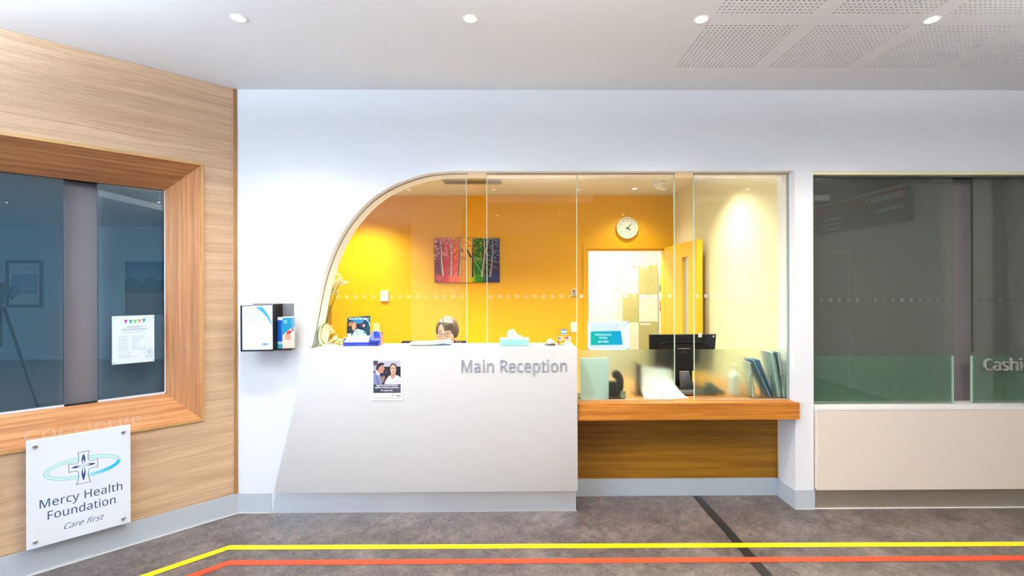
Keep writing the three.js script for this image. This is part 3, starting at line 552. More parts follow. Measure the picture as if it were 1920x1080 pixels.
{ // brochure holder on the wall beside the timber corner
  const t = thing('brochure_holder', 'dark wall-mounted holder with framed feedback notice beside timber wall', 'brochure holder', [-1.64, 1.30, 0.0]);
  const tex = canvasTex(560, 780, (g, W, Hh) => {
    g.fillStyle = '#e9edf8'; g.fillRect(0, 0, W, Hh);
    g.fillStyle = '#1a93d0'; g.beginPath(); g.moveTo(240, 30); g.lineTo(360, 20); g.quadraticCurveTo(500, 150, 545, 330); g.lineTo(545, 320); g.lineTo(535, 345); g.quadraticCurveTo(440, 150, 270, 45); g.fill();
    g.strokeStyle = '#6e93bd'; g.lineWidth = 6; g.strokeRect(80, 60, 90, 66); g.beginPath(); g.moveTo(60, 90); g.lineTo(52, 150); g.lineTo(130, 150); g.stroke();
    g.fillStyle = '#8fa3d8'; g.font = 'bold 42px sans-serif'; g.fillText('How you can', 96, 205); g.fillText('provide us with', 96, 248); g.fillText('feedback', 96, 291);
    for (const [y, n, w] of [[335, 1, 330], [360, 3, 320], [430, 3, 300], [510, 2, 380], [545, 2, 260], [590, 4, 400]]) fillLines(g, 105, y, w, n, 17, '#c3c8dc', 5, 0.3);
    fillLines(g, 105, 672, 190, 4, 16, '#c3c8dc', 5, 0.3);
    g.strokeStyle = '#3d86c4'; g.lineWidth = 5; g.beginPath(); g.arc(340, 690, 26, 0, 6.3); g.stroke(); g.beginPath(); g.moveTo(328, 690); g.lineTo(338, 702); g.lineTo(356, 676); g.stroke(); g.fillStyle = '#5a9fd6'; g.fillRect(375, 668, 100, 36); fillLines(g, 382, 680, 80, 1, 10, '#1c4f86', 14, 0.1);
  });
  part('back_plate', rspan(-0.125, 0.155, -0.155, 0.157, 0.001, 0.012, 0.002), M.grey, t);
  part('shelf', [rspan(-0.10, 0.13, -0.155, -0.147, 0.01, 0.12, 0.001), rspan(-0.10, -0.094, -0.155, 0.02, 0.01, 0.12, 0.001), rspan(0.076, 0.082, -0.155, 0.157, 0.01, 0.135, 0.001)], M.black, t);
  const fr = new THREE.Group(); fr.name = 'notice_frame'; fr.position.set(-0.034, -0.004, 0.135); fr.rotation.set(-0.03, -0.06, 0.02); t.add(fr);
  part('backing', rbox(0.222, 0.308, 0.006, 0, 0, -0.003, 0.001, 1), M.black, fr);
  const sheet = part('sheet', new THREE.PlaneGeometry(0.208, 0.294).translate(0.004, 0.004, 0.0006), paper(tex, 0.45), fr, 'white notice sheet with blue swoosh');
  part('clip_edge', [rspan(-0.111, -0.105, -0.154, 0.154, -0.002, 0.004, 0.001), rspan(-0.111, 0.111, -0.154, -0.149, -0.002, 0.004, 0.001), rspan(-0.111, -0.03, 0.150, 0.154, -0.002, 0.004, 0.001)], M.black, fr);
  // leaflets standing in the side pocket
  const lt = canvasTex(256, 512, (g, W, Hh) => { g.fillStyle = '#1f8fb4'; g.fillRect(0, 0, W, Hh); g.fillStyle = '#e8eef2'; g.fillRect(0, 0, W, 18); fillLines(g, 26, 60, 90, 2, 30, '#d9ecf3', 14, 0.3); g.fillStyle = '#ead7c6'; g.beginPath(); g.moveTo(0, 300); g.quadraticCurveTo(150, 190, 256, 170); g.lineTo(256, 512); g.lineTo(0, 512); g.fill(); g.fillStyle = '#c2382f'; g.beginPath(); g.ellipse(130, 260, 60, 30, -0.4, 0, 6.3); g.fill(); g.fillStyle = '#d99a86'; g.beginPath(); g.ellipse(110, 330, 70, 50, 0.2, 0, 6.3); g.fill(); g.fillStyle = '#1c2b55'; g.fillRect(190, 190, 40, 50); });
  const lb = canvasTex(256, 512, (g, W, Hh) => { g.fillStyle = '#0b64c4'; g.fillRect(0, 0, W, Hh); g.fillStyle = '#eef3f6'; g.fillRect(0, 0, W, 50); g.fillStyle = '#0a5ab4'; for (let i = 0; i < 5; i++) g.fillRect(30 + i * 46, 60, 6, 300); g.fillStyle = '#cfe6f4'; g.fillRect(0, 400, W, 40); g.fillStyle = '#41b6cf'; g.fillRect(0, 440, W, 72); });
  const leaf = (label, x, y, z, ry, tex2, w, h) => { const l = thing('leaflet', label, 'leaflet', [-1.64 + x, 1.30 + y, z], ry, 'leaflets in the wall holder'); part('cover', [rbox(w, h, 0.006, 0, h / 2, 0, 0.001, 1)], M.paper, l); part('print', new THREE.PlaneGeometry(w, h).translate(0, h / 2, 0.0035), paper(tex2, 0.3), l); };
  leaf('blue folded leaflet with white band, standing in the wall holder pocket', 0.108, -0.145, 0.085, -0.05, lb, 0.055, 0.212);
  leaf('leaflet with red flowers picture at the outer side of the wall holder', 0.152, -0.145, 0.078, 0.5, lt, 0.075, 0.215);
  part('pocket', [rspan(0.082, 0.185, -0.155, -0.148, 0.05, 0.12, 0.001)], M.black, t);
  part('pocket_cover', [rspan(0.188, 0.190, -0.15, 0.06, 0.03, 0.115, 0.0008)], M.acrylic, t);
}
{ // laminated poster on the counter front
  const w = 0.213, h = 0.289, t = thing('staff_safety_poster', 'small white-bordered poster about aggression taped to counter front', 'poster', [-0.827, 0.934, 0.0525]);
  const tex = canvasTex(600, 814, (g, W, Hh) => {
    g.fillStyle = '#eef0f6'; g.fillRect(0, 0, W, Hh); g.save(); g.beginPath(); g.rect(32, 38, 534, 630); g.clip();
    g.fillStyle = '#2b2732'; g.fillRect(0, 0, W, Hh); g.fillStyle = '#b9b6be'; g.fillRect(32, 38, 540, 118); g.fillStyle = '#a6a4ae'; g.fillRect(32, 38, 90, 200); g.fillStyle = '#513a4c'; g.fillRect(32, 38, 90, 92); g.fillStyle = '#1d1b26'; g.fillRect(250, 156, 330, 190); g.fillStyle = '#3d4a40'; g.beginPath(); g.ellipse(290, 260, 16, 50, 0, 0, 6.3); g.fill();
    // shouting man in profile
    g.fillStyle = '#7e83a6'; g.beginPath(); g.moveTo(32, 262); g.quadraticCurveTo(130, 280, 190, 350); g.quadraticCurveTo(215, 470, 190, 690); g.lineTo(32, 690); g.fill();
    g.fillStyle = '#5d6187'; g.beginPath(); g.moveTo(90, 330); g.quadraticCurveTo(170, 430, 150, 690); g.lineTo(110, 690); g.quadraticCurveTo(130, 470, 70, 340); g.fill();
    g.fillStyle = '#c08572'; g.beginPath(); g.moveTo(120, 180); g.quadraticCurveTo(150, 110, 225, 110); g.lineTo(246, 180); g.lineTo(258, 198); g.lineTo(240, 208); g.lineTo(246, 230); g.lineTo(222, 240); g.lineTo(236, 262); g.quadraticCurveTo(205, 286, 180, 280); g.lineTo(150, 320); g.lineTo(88, 266); g.fill();
    g.fillStyle = '#5a2a24'; g.beginPath(); g.ellipse(228, 240, 16, 9, -0.3, 0, 6.3); g.fill(); g.fillStyle = '#a36a5b'; g.beginPath(); g.ellipse(132, 198, 18, 26, 0, 0, 6.3); g.fill();
    g.fillStyle = '#17121a'; g.beginPath(); g.moveTo(88, 220); g.quadraticCurveTo(84, 90, 190, 76); g.quadraticCurveTo(260, 86, 246, 130); g.quadraticCurveTo(190, 110, 172, 152); g.lineTo(140, 170); g.lineTo(120, 220); g.fill(); g.fillRect(205, 158, 28, 7);
    g.fillStyle = '#e7e8f2'; g.beginPath(); g.moveTo(72, 250); g.lineTo(92, 232); g.lineTo(160, 312); g.lineTo(118, 320); g.fill();
    g.fillStyle = '#9c6552'; g.beginPath(); g.moveTo(190, 400); g.quadraticCurveTo(210, 320, 260, 340); g.lineTo(250, 400); g.quadraticCurveTo(230, 470, 200, 480); g.fill();
    // calm woman facing the viewer
    g.fillStyle = '#231a20'; g.beginPath(); g.ellipse(422, 200, 76, 108, 0, 0, 6.3); g.fill();
    g.fillStyle = '#dcdbe9'; g.beginPath(); g.moveTo(220, 690); g.quadraticCurveTo(230, 420, 350, 330); g.lineTo(480, 322); g.quadraticCurveTo(570, 340, 572, 420); g.lineTo(572, 690); g.fill();
    g.fillStyle = '#a9a6c6'; for (let i = 0; i < 260; i++) g.fillRect(238 + rnd() * 330, 420 + rnd() * 250, 6, 6);
    g.fillStyle = '#c28c72'; g.beginPath(); g.moveTo(376, 270); g.lineTo(468, 270); g.lineTo(464, 340); g.lineTo(400, 410); g.lineTo(368, 338); g.fill();
    g.fillStyle = '#dfab92'; g.beginPath(); g.ellipse(420, 208, 58, 90, 0, 0, 6.3); g.fill();
    g.fillStyle = '#2a1d1f'; g.beginPath(); g.moveTo(358, 200); g.quadraticCurveTo(370, 116, 424, 116); g.quadraticCurveTo(480, 120, 484, 205); g.quadraticCurveTo(486, 100, 420, 92); g.quadraticCurveTo(352, 100, 358, 200); g.fill();
    for (const x of [394, 448]) { g.fillStyle = '#352228'; g.beginPath(); g.ellipse(x, 196, 14, 6, 0, 0, 6.3); g.fill(); g.fillRect(x - 17, 178, 34, 5); } g.fillStyle = '#bb836f'; g.fillRect(414, 196, 12, 46); g.fillStyle = '#a04a4c'; g.beginPath(); g.ellipse(421, 264, 24, 8, 0, 0, 6.3); g.fill();
    g.fillStyle = '#251e2b'; g.globalAlpha = 0.78; g.fillRect(32, 500, 540, 170); g.globalAlpha = 1; g.restore();
    g.fillStyle = '#fff'; g.font = 'bold 40px sans-serif'; fit(g, 'Aggression and violence', 300, 532, 420); fit(g, 'against healthcare workers.', 300, 574, 470); fit(g, "It's never OK.", 296, 632, 236);
    fillLines(g, 38, 700, 300, 2, 13, '#aab0c2', 4, 0.1); fillLines(g, 38, 728, 180, 1, 13, '#aab0c2', 4); g.fillStyle = '#2b3350'; g.beginPath(); g.moveTo(386, 708); g.lineTo(420, 708); g.lineTo(404, 736); g.fill(); g.font = 'bold 17px sans-serif'; g.fillText('Vic', 420, 730); g.fillStyle = '#39343f'; g.fillRect(478, 716, 60, 17); g.fillStyle = '#c9482e'; g.fillRect(538, 716, 26, 17);
    for (let x = 34; x < 566; x += 18) { g.fillStyle = x % 36 > 17 ? '#b14a4c' : '#5c3a4a'; g.fillRect(x, 762, 14, 9); }
  });
  part('laminate', rbox(w, h, 0.0022, 0, 0, 0, 0.001, 1), M.paper, t);
  part('print', new THREE.PlaneGeometry(w - 0.002, h - 0.002).translate(0, 0, 0.0014), paper(tex, 0.4), t);
}

// ---------------------------------------------------------------- tape on the floor
function strip(pts, w, y, m, parent, name) { // flat mitred strip through points [x, z]
  const n = pts.length, L = [], R = [];
  for (let i = 0; i < n; i++) { const a = pts[Math.max(0, i - 1)], b = pts[Math.min(n - 1, i + 1)], c = pts[i];
    let d1 = new THREE.Vector2(c[0] - a[0], c[1] - a[1]), d2 = new THREE.Vector2(b[0] - c[0], b[1] - c[1]); if (i === 0) d1 = d2; if (i === n - 1) d2 = d1; d1.normalize(); d2.normalize();
    const nn = new THREE.Vector2(-(d1.y + d2.y), d1.x + d2.x).normalize(), s = w / 2 / Math.max(0.4, nn.dot(new THREE.Vector2(-d1.y, d1.x)));
    const jit = (pts[i][2] || 0); L.push([c[0] + nn.x * (s + jit), c[1] + nn.y * (s + jit)]); R.push([c[0] - nn.x * (s - jit * 0.5), c[1] - nn.y * (s - jit * 0.5)]); }
  const sh = shapeOf([...L, ...R.reverse()].map(([x, z]) => [x, -z]));
  return part(name, metre(new THREE.ExtrudeGeometry(sh, { depth: 0.0007, bevelEnabled: false }).rotateX(-Math.PI / 2).translate(0, y, 0)), m, parent);
}
{
  const line = (z0, z1, xa, xb, k) => { const p = []; for (let i = 0; i <= k; i++) p.push([xa + (xb - xa) * i / k, z0 + (z1 - z0) * i / k, (rnd() - 0.5) * 0.0016]); return p; };
  const wear = noiseField(60, 60, 77);
  const tapeTex = (c, c2) => dataTex(256, 256, (u, v) => mix3(c, c2, Math.max(0, n4(u, v) * 1.4 - 0.75)));
  const yM = new THREE.MeshStandardMaterial({ map: tapeTex([250, 216, 4], [226, 196, 30]), roughness: 0.45 }), rM = new THREE.MeshStandardMaterial({ map: tapeTex([234, 62, 24], [226, 110, 66]), roughness: 0.5 });
  const y = thing('floor_tape', 'yellow guide line taped on the floor, nearer the counter', 'floor tape');
  strip([[-3.1, 1.87], [-1.68, 0.458], ...line(0.4605, 0.499, -1.4, 4.9, 16)], 0.05, 0.0016, yM, y, 'tape_strip');
  const r = thing('floor_tape', 'red-orange guide line taped on the floor, farther from the counter', 'floor tape');
  strip([[-3.1, 2.13], [-1.588, 0.6235], ...line(0.626, 0.648, -1.3, 4.9, 16)], 0.049, 0.0016, rM, r, 'tape_strip');
  const b = thing('floor_tape', 'wrinkled black tape running across the floor from the timber worktop recess', 'floor tape');
  const bm = mat([0.016, 0.015, 0.015], 0.42);
  const seg = (a, c) => { const p = []; for (let z = a; z <= c + 1e-6; z += 0.06) p.push([1.408 - 0.008 * z, z, (rnd() - 0.5) * 0.006]); return p; };
  strip(seg(-0.23, 3.0), 0.062, 0.0003, bm, b, 'tape_strip');
  const wr = []; for (let z = -0.2; z < 3.0; z += 0.045) { const x0 = 1.408 - 0.008 * z; wr.push(rod([x0 - 0.012 + rnd() * 0.01, 0.0011, z], [x0 - 0.006 + rnd() * 0.012, 0.0011, z + 0.07], 0.0006, 5), rod([x0 + 0.008 + rnd() * 0.008, 0.0011, z + 0.02], [x0 + 0.006 + rnd() * 0.01, 0.0011, z + 0.08], 0.0006, 5)); }
  part('wrinkle', wr, bm, b);
}

// ---------------------------------------------------------------- things on the counter ledge
{ // donation box
  const t = thing('donation_box', 'blue cardboard charity sweets box with photo header on counter', 'donation box', [-1.06, CT, -0.17], 0.06);
  const w = 0.245, d = 0.12;
  const head = canvasTex(512, 400, (g, W, Hh) => {
    g.fillStyle = '#14405f'; g.fillRect(0, 0, W, Hh); g.fillStyle = '#2a7bb0'; g.beginPath(); g.ellipse(250, 90, 120, 70, 0, 0, 6.3); g.fill(); g.strokeStyle = '#d9dde0'; g.lineWidth = 16; g.beginPath(); g.arc(380, 190, 120, -1.5, 0.1); g.stroke();
    g.fillStyle = '#1c1a22'; g.beginPath(); g.ellipse(50, 250, 70, 120, 0, 0, 6.3); g.fill(); g.fillStyle = '#1a2540'; g.fillRect(200, 150, 200, 150); g.fillStyle = '#6a3048'; g.beginPath(); g.ellipse(330, 180, 44, 40, 0.3, 0, 6.3); g.fill();
    g.fillStyle = '#b0703f'; g.beginPath(); g.ellipse(90, 160, 60, 40, -0.3, 0, 6.3); g.fill(); g.fillStyle = '#d98d68'; g.beginPath(); g.ellipse(160, 205, 48, 78, 0.15, 0, 6.3); g.fill(); g.fillStyle = '#e8b79a'; g.beginPath(); g.ellipse(374, 190, 24, 28, 0.4, 0, 6.3); g.fill(); g.fillStyle = '#8d5437'; g.fillRect(176, 184, 20, 6); g.fillRect(178, 236, 18, 6);
    g.fillStyle = '#b9d2dc'; g.beginPath(); g.moveTo(110, 400); g.quadraticCurveTo(160, 280, 230, 250); g.lineTo(360, 280); g.quadraticCurveTo(440, 310, 440, 400); g.fill(); g.strokeStyle = '#2b5d74'; g.lineWidth = 8; g.beginPath(); g.moveTo(214, 262); g.lineTo(270, 400); g.stroke(); g.fillStyle = '#1d4f86'; g.beginPath(); g.arc(400, 320, 28, 0, 6.3); g.fill(); g.fillStyle = '#d8c65a'; g.beginPath(); g.arc(400, 320, 13, 0, 6.3); g.fill();
    g.fillStyle = '#fff'; g.font = 'bold 50px sans-serif'; fit(g, 'Help Lions Help Others', 262, 74, 440); g.fillRect(10, 340, 90, 40); fillLines(g, 18, 350, 70, 2, 12, '#28416a', 6);
  });
  const tray = canvasTex(512, 256, (g, W, Hh) => { g.fillStyle = '#eef1ee'; g.fillRect(0, 0, W, Hh); for (let i = 0; i < 60; i++) { g.fillStyle = ['#f3c9c5', '#f5eec2', '#c5e8b0', '#d6ecd0', '#e9e6f0', '#f7d9b8'][Math.floor(rnd() * 6)]; g.save(); g.translate(rnd() * 512, rnd() * 190); g.rotate((rnd() - 0.5) * 0.8); g.fillRect(-34, -12, 68, 24); g.restore(); } g.fillStyle = '#c03040'; g.beginPath(); g.moveTo(90, 205); g.lineTo(150, 205); g.lineTo(118, 242); g.fill(); fillLines(g, 170, 215, 200, 1, 20, '#7f8a96', 22, 0.1); });
  const blue = mat([0.012, 0.035, 0.42], 0.4);
  part('tray', [rspan(-w / 2, w / 2, 0.001, 0.03, d / 2 - 0.006, d / 2, 0.001), rspan(-w / 2, -w / 2 + 0.005, 0.001, 0.055, -d / 2, d / 2 - 0.006, 0.001), span(-w / 2, w / 2, 0.001, 0.006, -d / 2, d / 2)], blue, t);
  const s = part('sweets_wrapper', new THREE.BoxGeometry(w * 0.72, 0.006, d * 1.02).rotateX(0.32).translate(-0.03, 0.047, 0.0), mat([0.8, 0.82, 0.8], 0.5), t);
  part('print', new THREE.PlaneGeometry(w * 0.72, d * 1.02).rotateX(-Math.PI / 2 + 0.32).translate(-0.03, 0.0505, 0.001), paper(tray, 0.5), s);
  part('coin_box', [extrude(shapeOf([[d / 2, 0.001], [d / 2, 0.042], [-0.02, 0.095], [-d / 2, 0.095], [-d / 2, 0.001]]), 0.075, 0, 0.001).rotateY(-Math.PI / 2).translate(w / 2 + 0.012, 0, 0)], blue, t, 'solid blue coin box with slanted top');
  part('coin_box_print', [box(0.0015, 0.07, 0.09, w / 2 + 0.0135, 0.042, -0.008)], mat([0.36, 0.16, 0.2], 0.5), t);
  const h = new THREE.Group(); h.name = 'header_card'; h.position.set(-0.042, 0.06, -d / 2 + 0.012); h.rotation.x = -0.1; t.add(h);
  const hw = 0.17, hh = 0.155; const hs = new THREE.Shape(); hs.moveTo(-hw / 2, 0); hs.lineTo(hw / 2, 0); hs.lineTo(hw / 2, hh); hs.lineTo(-hw / 2 + 0.012, hh - 0.012); hs.quadraticCurveTo(-hw / 2 + 0.002, hh - 0.016, -hw / 2 + 0.002, hh - 0.03); hs.closePath();
  part('card', extrude(hs, 0.003, -0.003), mat([0.03, 0.06, 0.1], 0.5), h);
  const hg = new THREE.ShapeGeometry(hs); { const p = hg.attributes.position, uv = hg.attributes.uv; for (let i = 0; i < p.count; i++) uv.setXY(i, (p.getX(i) + hw / 2) / hw, p.getY(i) / hh); }
  part('print', hg.translate(0, 0, 0.0004), paper(head, 0.35), h);
  const pt = canvasTex(128, 256, (g, W, Hh) => { g.fillStyle = '#f2e27a'; g.fillRect(0, 0, W, Hh); g.fillStyle = '#f4f4f0'; g.fillRect(8, 150, 112, 66); g.fillStyle = '#2c3f7a'; g.font = 'bold 58px sans-serif'; g.fillText('60¢', 12, 204); });
  part('price_tag', new THREE.PlaneGeometry(0.042, 0.085).translate(0.092, 0.117, -0.035), paper(pt, 0.5), t); part('price_tag_back', box(0.043, 0.086, 0.002, 0.092, 0.117, -0.0368), M.paper, t);
}
{ // paper pile
  const t = thing('paper_pile', 'untidy pile of white sheets and a blue folder on the counter ledge', 'papers', [-0.53, CT, -0.17]);
  part('folder', rbox(0.21, 0.004, 0.13, 0.09, 0.003, -0.01, 0.001, 1).rotateY(-0.12), mat([0.32, 0.44, 0.75], 0.5), t, 'blue folder');
  for (let i = 0; i < 7; i++) { // sheets curling up at one end
    const g = new THREE.BoxGeometry(0.30 - i * 0.004, 0.0022, 0.1, 12, 1, 1), p = g.attributes.position;
    for (let k = 0; k < p.count; k++) { const x = p.getX(k); p.setY(k, p.getY(k) + 0.012 * Math.pow(Math.max(0, x / 0.15 + 0.6), 2) * 0.6 - 0.001); }
    g.computeVertexNormals(); g.rotateY((rnd() - 0.5) * 0.16 - 0.04).translate(-0.03 + (rnd() - 0.5) * 0.02, 0.0075 + i * 0.0031, 0.01 + (rnd() - 0.5) * 0.016);
    part('sheet', g, i === 0 ? mat([0.3, 0.36, 0.4], 0.7) : M.paper, t);
  }
}
{ // tissue box
  const t = thing('tissue_box', 'teal tissue box with a white tissue pulled out', 'tissue box', [0.052, CT, -0.15], -0.03);
  const tx = canvasTex(256, 96, (g, W, Hh) => { g.fillStyle = '#86c3c4'; g.fillRect(0, 0, W, Hh); for (let i = 0; i < 220; i++) { g.fillStyle = `rgba(${110 + rnd() * 60 | 0},${180 + rnd() * 40 | 0},${185 + rnd() * 40 | 0},0.5)`; g.beginPath(); g.ellipse(rnd() * W, rnd() * Hh, 12 + rnd() * 14, 4, rnd() * 3, 0, 6.3); g.fill(); } g.fillStyle = '#cdeae8'; g.fillRect(0, 0, W, 10); });
  part('carton', rspan(-0.104, 0.104, 0.004, 0.052, -0.055, 0.055, 0.002), mat([0.26, 0.52, 0.53], 0.5), t);
  part('print', new THREE.PlaneGeometry(0.205, 0.046).translate(0, 0.028, 0.0554), paper(tx, 0.5), t);
  part('base_edge', span(-0.103, 0.103, 0, 0.0045, -0.054, 0.054), mat([0.04, 0.07, 0.1], 0.5), t);
  part('opening', new THREE.CylinderGeometry(0.03, 0.03, 0.001, 24).scale(2, 1, 0.8).translate(0, 0.0524, 0), mat([0.5, 0.6, 0.62], 0.6), t);
  const G = new THREE.PlaneGeometry(1, 1, 26, 14), p = G.attributes.position, nz = noiseField(9, 9, 51);
  for (let k = 0; k < p.count; k++) { const u = p.getX(k) + 0.5, v = p.getY(k) + 0.5; const w = 0.034 + 0.05 * v * (0.6 + 0.4 * u); const top = 0.062 * Math.exp(-Math.pow((u - 0.3) / 0.3, 4)) + 0.03 * Math.exp(-Math.pow((u - 0.75) / 0.25, 2)) * 0.9;
    p.setXYZ(k, -0.052 + u * 0.112 + 0.006 * Math.sin(v * 5), 0.051 + v * top + 0.004 * (nz(u, v) - 0.5), -0.012 + 0.03 * v * (nz(u * 0.8, 0.3) - 0.4) + 0.014 * Math.sin(u * 14 + v * 3) * (0.4 + v)); }
  G.computeVertexNormals(); part('tissue', G, phys([0.88, 0.88, 0.88], 0.9, { side: THREE.DoubleSide, transmission: 0.3, thickness: 0 }), t, 'crumpled white tissue');
}
{ // service bell
  const t = thing('service_bell', 'silver counter bell on a black base', 'bell', [0.311, CT, -0.13]);
  part('base', lathe([[0, 0], [0.043, 0], [0.043, 0.004], [0.033, 0.014], [0, 0.015]]), M.black, t);
  part('dome', lathe([[0.031, 0.015], [0.033, 0.018], [0.031, 0.03], [0.024, 0.039], [0.012, 0.044], [0, 0.045]]), mat([0.8, 0.8, 0.78], 0.28, { metalness: 0.9 }), t);
  part('button', lathe([[0.0035, 0.044], [0.0035, 0.05], [0.006, 0.051], [0.005, 0.055], [0, 0.056]]), M.chrome, t);
}
{ // card payment stand
  const t = thing('card_stand', 'clear stand with payment card symbols at the counter end', 'card sign', [0.412, CT, -0.12], 0);
  const q = 0.112, h = 0.125;
  part('panel', [extrude(shapeOf([[-0.06, 0.002], [0.053, 0.002], [0.056, h], [-0.063, h]]), 0.003, -0.0015).rotateX(-0.08)], phys([0.97, 0.95, 0.88], 0.05, { transmission: 1, thickness: 0, ior: 1.45 }), t);
  part('foot', span(-0.058, 0.05, 0, 0.003, -0.03, 0.03), M.acrylic, t);
  const sticker = (x, y, w, hh, draw) => { const tx = canvasTex(128, 90, draw); part('sticker', new THREE.PlaneGeometry(w, hh).translate(x, y, 0.0025).rotateX(-0.08), paper(tx, 0.4), t); };
  sticker(-0.003, 0.098, 0.04, 0.036, (g, W, Hh) => { g.fillStyle = '#d5e3f3'; g.fillRect(0, 0, W, Hh); g.fillStyle = '#1272c4'; g.fillRect(0, 0, W, 24); g.fillRect(10, 62, W - 10, 22); g.fillRect(0, 44, 14, 40); g.fillStyle = '#fff'; g.font = 'bold 22px sans-serif'; g.fillText('AMEX', 34, 56); });
  sticker(-0.028, 0.051, 0.04, 0.028, (g, W, Hh) => { g.fillStyle = '#f6ecd8'; g.fillRect(0, 0, W, Hh); [['#1d2440', 8], ['#d8465a', 48], ['#8cc37c', 88]].forEach(([c, x]) => { g.fillStyle = c; g.fillRect(x, 8, 32, 74); g.fillStyle = '#f6ecd8'; g.fillRect(x, 46, 18, 10); }); });
  sticker(0.027, 0.051, 0.042, 0.028, (g, W, Hh) => { g.fillStyle = '#f4dcd0'; g.fillRect(0, 0, W, Hh); g.fillStyle = '#cf3a55'; g.fillRect(4, 6, 74, 56); g.fillStyle = '#c85b75'; g.fillRect(20, 76, 96, 10); g.fillStyle = '#e7e4ee'; g.fillRect(86, 6, 36, 56); });
  sticker(-0.028, 0.017, 0.044, 0.027, (g, W, Hh) => { g.fillStyle = '#3b2f4a'; g.fillRect(0, 0, W, Hh); g.fillStyle = '#e0502c'; g.beginPath(); g.arc(48, 45, 38, 0, 6.3); g.fill(); g.fillStyle = '#f2b034'; g.beginPath(); g.arc(84, 45, 38, 0, 6.3); g.fill(); });
  sticker(0.027, 0.017, 0.044, 0.027, (g, W, Hh) => { g.fillStyle = '#f1efee'; g.fillRect(0, 0, W, Hh); g.fillStyle = '#39488a'; g.font = 'italic bold 44px sans-serif'; g.fillText('VISA', 10, 62); });
}
{ // round leafy dish leaning in the corner of the arch
  const t = thing('round_dish', 'pale green round glass dish with a dark leaf sprig, leaning in the arch corner', 'dish', [-1.352, CT, -0.165], 0);
  const m = phys([0.68, 0.74, 0.5], 0.3, { clearcoat: 0.3 });
  const d = part('plate', lathe([[0, 0], [0.05, 0.001], [0.078, 0.009], [0.082, 0.012], [0.079, 0.013], [0.05, 0.005], [0, 0.004]], 40).rotateZ(-Math.PI / 2).translate(0, 0.082, 0).rotateY(-0.1), m, t);
  part('stand', [rod([-0.005, 0.003, -0.05], [0.03, 0.003, 0.04], 0.003), rod([0.0, 0.003, 0.0], [-0.02, 0.05, 0.0], 0.002)], M.steel, t);
  const leafM = mat([0.05, 0.12, 0.04], 0.6), sprig = [];
  for (let k = 0; k < 17; k++) { const a = 0.1 + k * 0.18; sprig.push(sph(0.006, 0, 0, 0, 8).scale(1, 0.4, 0.7).rotateX(k * 1.3).translate(0.024, 0.088 + 0.072 * Math.cos(a), 0.066 * Math.sin(a))); }
  part('leaf_sprig', merge(sprig).rotateY(-0.1), leafM, t, 'dark green leaf sprig round the rim');
}
{ // lily arrangement behind the arch
  const t = thing('flower_arrangement', 'vase of cream and orange lilies behind the arch edge', 'flowers', [-1.47, 0.732, -0.46]);
  part('vase', lathe([[0, 0], [0.06, 0], [0.07, 0.03], [0.055, 0.16], [0.045, 0.27], [0.055, 0.31], [0.05, 0.31], [0.04, 0.27], [0.05, 0.16], [0.06, 0.03], [0, 0.012]]), phys([0.75, 0.72, 0.6], 0.25), t);
  const cream = phys([0.90, 0.80, 0.50], 0.6, { side: THREE.DoubleSide, transmission: 0.3, thickness: 0 }), white = phys([0.93, 0.88, 0.72], 0.6, { side: THREE.DoubleSide, transmission: 0.3, thickness: 0 }), stemM = mat([0.16, 0.2, 0.03], 0.6);
  const petalGeo = (L, w, curl) => { const g = new THREE.PlaneGeometry(1, 1, 4, 10), p = g.attributes.position; for (let k = 0; k < p.count; k++) { const u = p.getX(k), v = p.getY(k) + 0.5; const ww = w * Math.pow(Math.sin(Math.PI * Math.min(1, 0.12 + v * 0.88)), 0.8); const a = v * curl; p.setXYZ(k, u * ww, L * Math.sin(a) / curl * 0.9 + 0.003 * Math.cos(u * 6), L * (1 - Math.cos(a)) / curl + u * u * w * 0.5); } g.computeVertexNormals(); return g; };
  const petals = [petalGeo(0.085, 0.036, 1.3), petalGeo(0.1, 0.04, 1.7), petalGeo(0.075, 0.032, 0.9)];
  const spots = mat([0.12, 0.035, 0.01], 0.7);
  const blossoms = [[0.105, 0.93, 0.06, 0.5, 0.7], [0.165, 0.855, 0.08, 0.9, 0.3], [0.13, 0.835, 0.1, 0.3, -0.4], [0.12, 0.875, 0.04, 0.8, 0.9], [0.15, 0.80, 0.06, 1.2, 0.6], [0.135, 0.49, 0.1, 1.1, 0.1], [0.15, 0.43, 0.12, 0.9, 0.9], [0.02, 1.0, 0.0, -0.3, 0.2], [-0.05, 0.9, 0.06, -0.5, 0.6]];
  blossoms.forEach(([x, y, z, rz, rx], i) => {
    part('stem', tube([[0, 0.28, 0], [x * 0.3, 0.28 + (y - 0.28) * 0.5, z * 0.3], [x * 0.9, y - 0.03, z * 0.9], [x, y, z]], 0.003, 16, 6), stemM, t);
    const b = new THREE.Group(); b.name = 'blossom'; b.position.set(x, y, z); b.rotation.set(rx, i * 0.8, -rz); t.add(b);
    for (let k = 0; k < 6; k++) { const m = part('petal', petals[(k + i) % 3], k % 2 ? cream : white, b); m.rotation.y = k * Math.PI / 3 + rnd() * 0.3; }
    part('stamen', [rod([0, 0, 0], [0.01, 0.05, 0.004], 0.0012, 5), rod([0, 0, 0], [-0.008, 0.05, 0.008], 0.0012, 5), sph(0.003, 0.01, 0.052, 0.004, 6), sph(0.003, -0.008, 0.052, 0.008, 6)], mat([0.5, 0.18, 0.02], 0.6), b);
  });
}
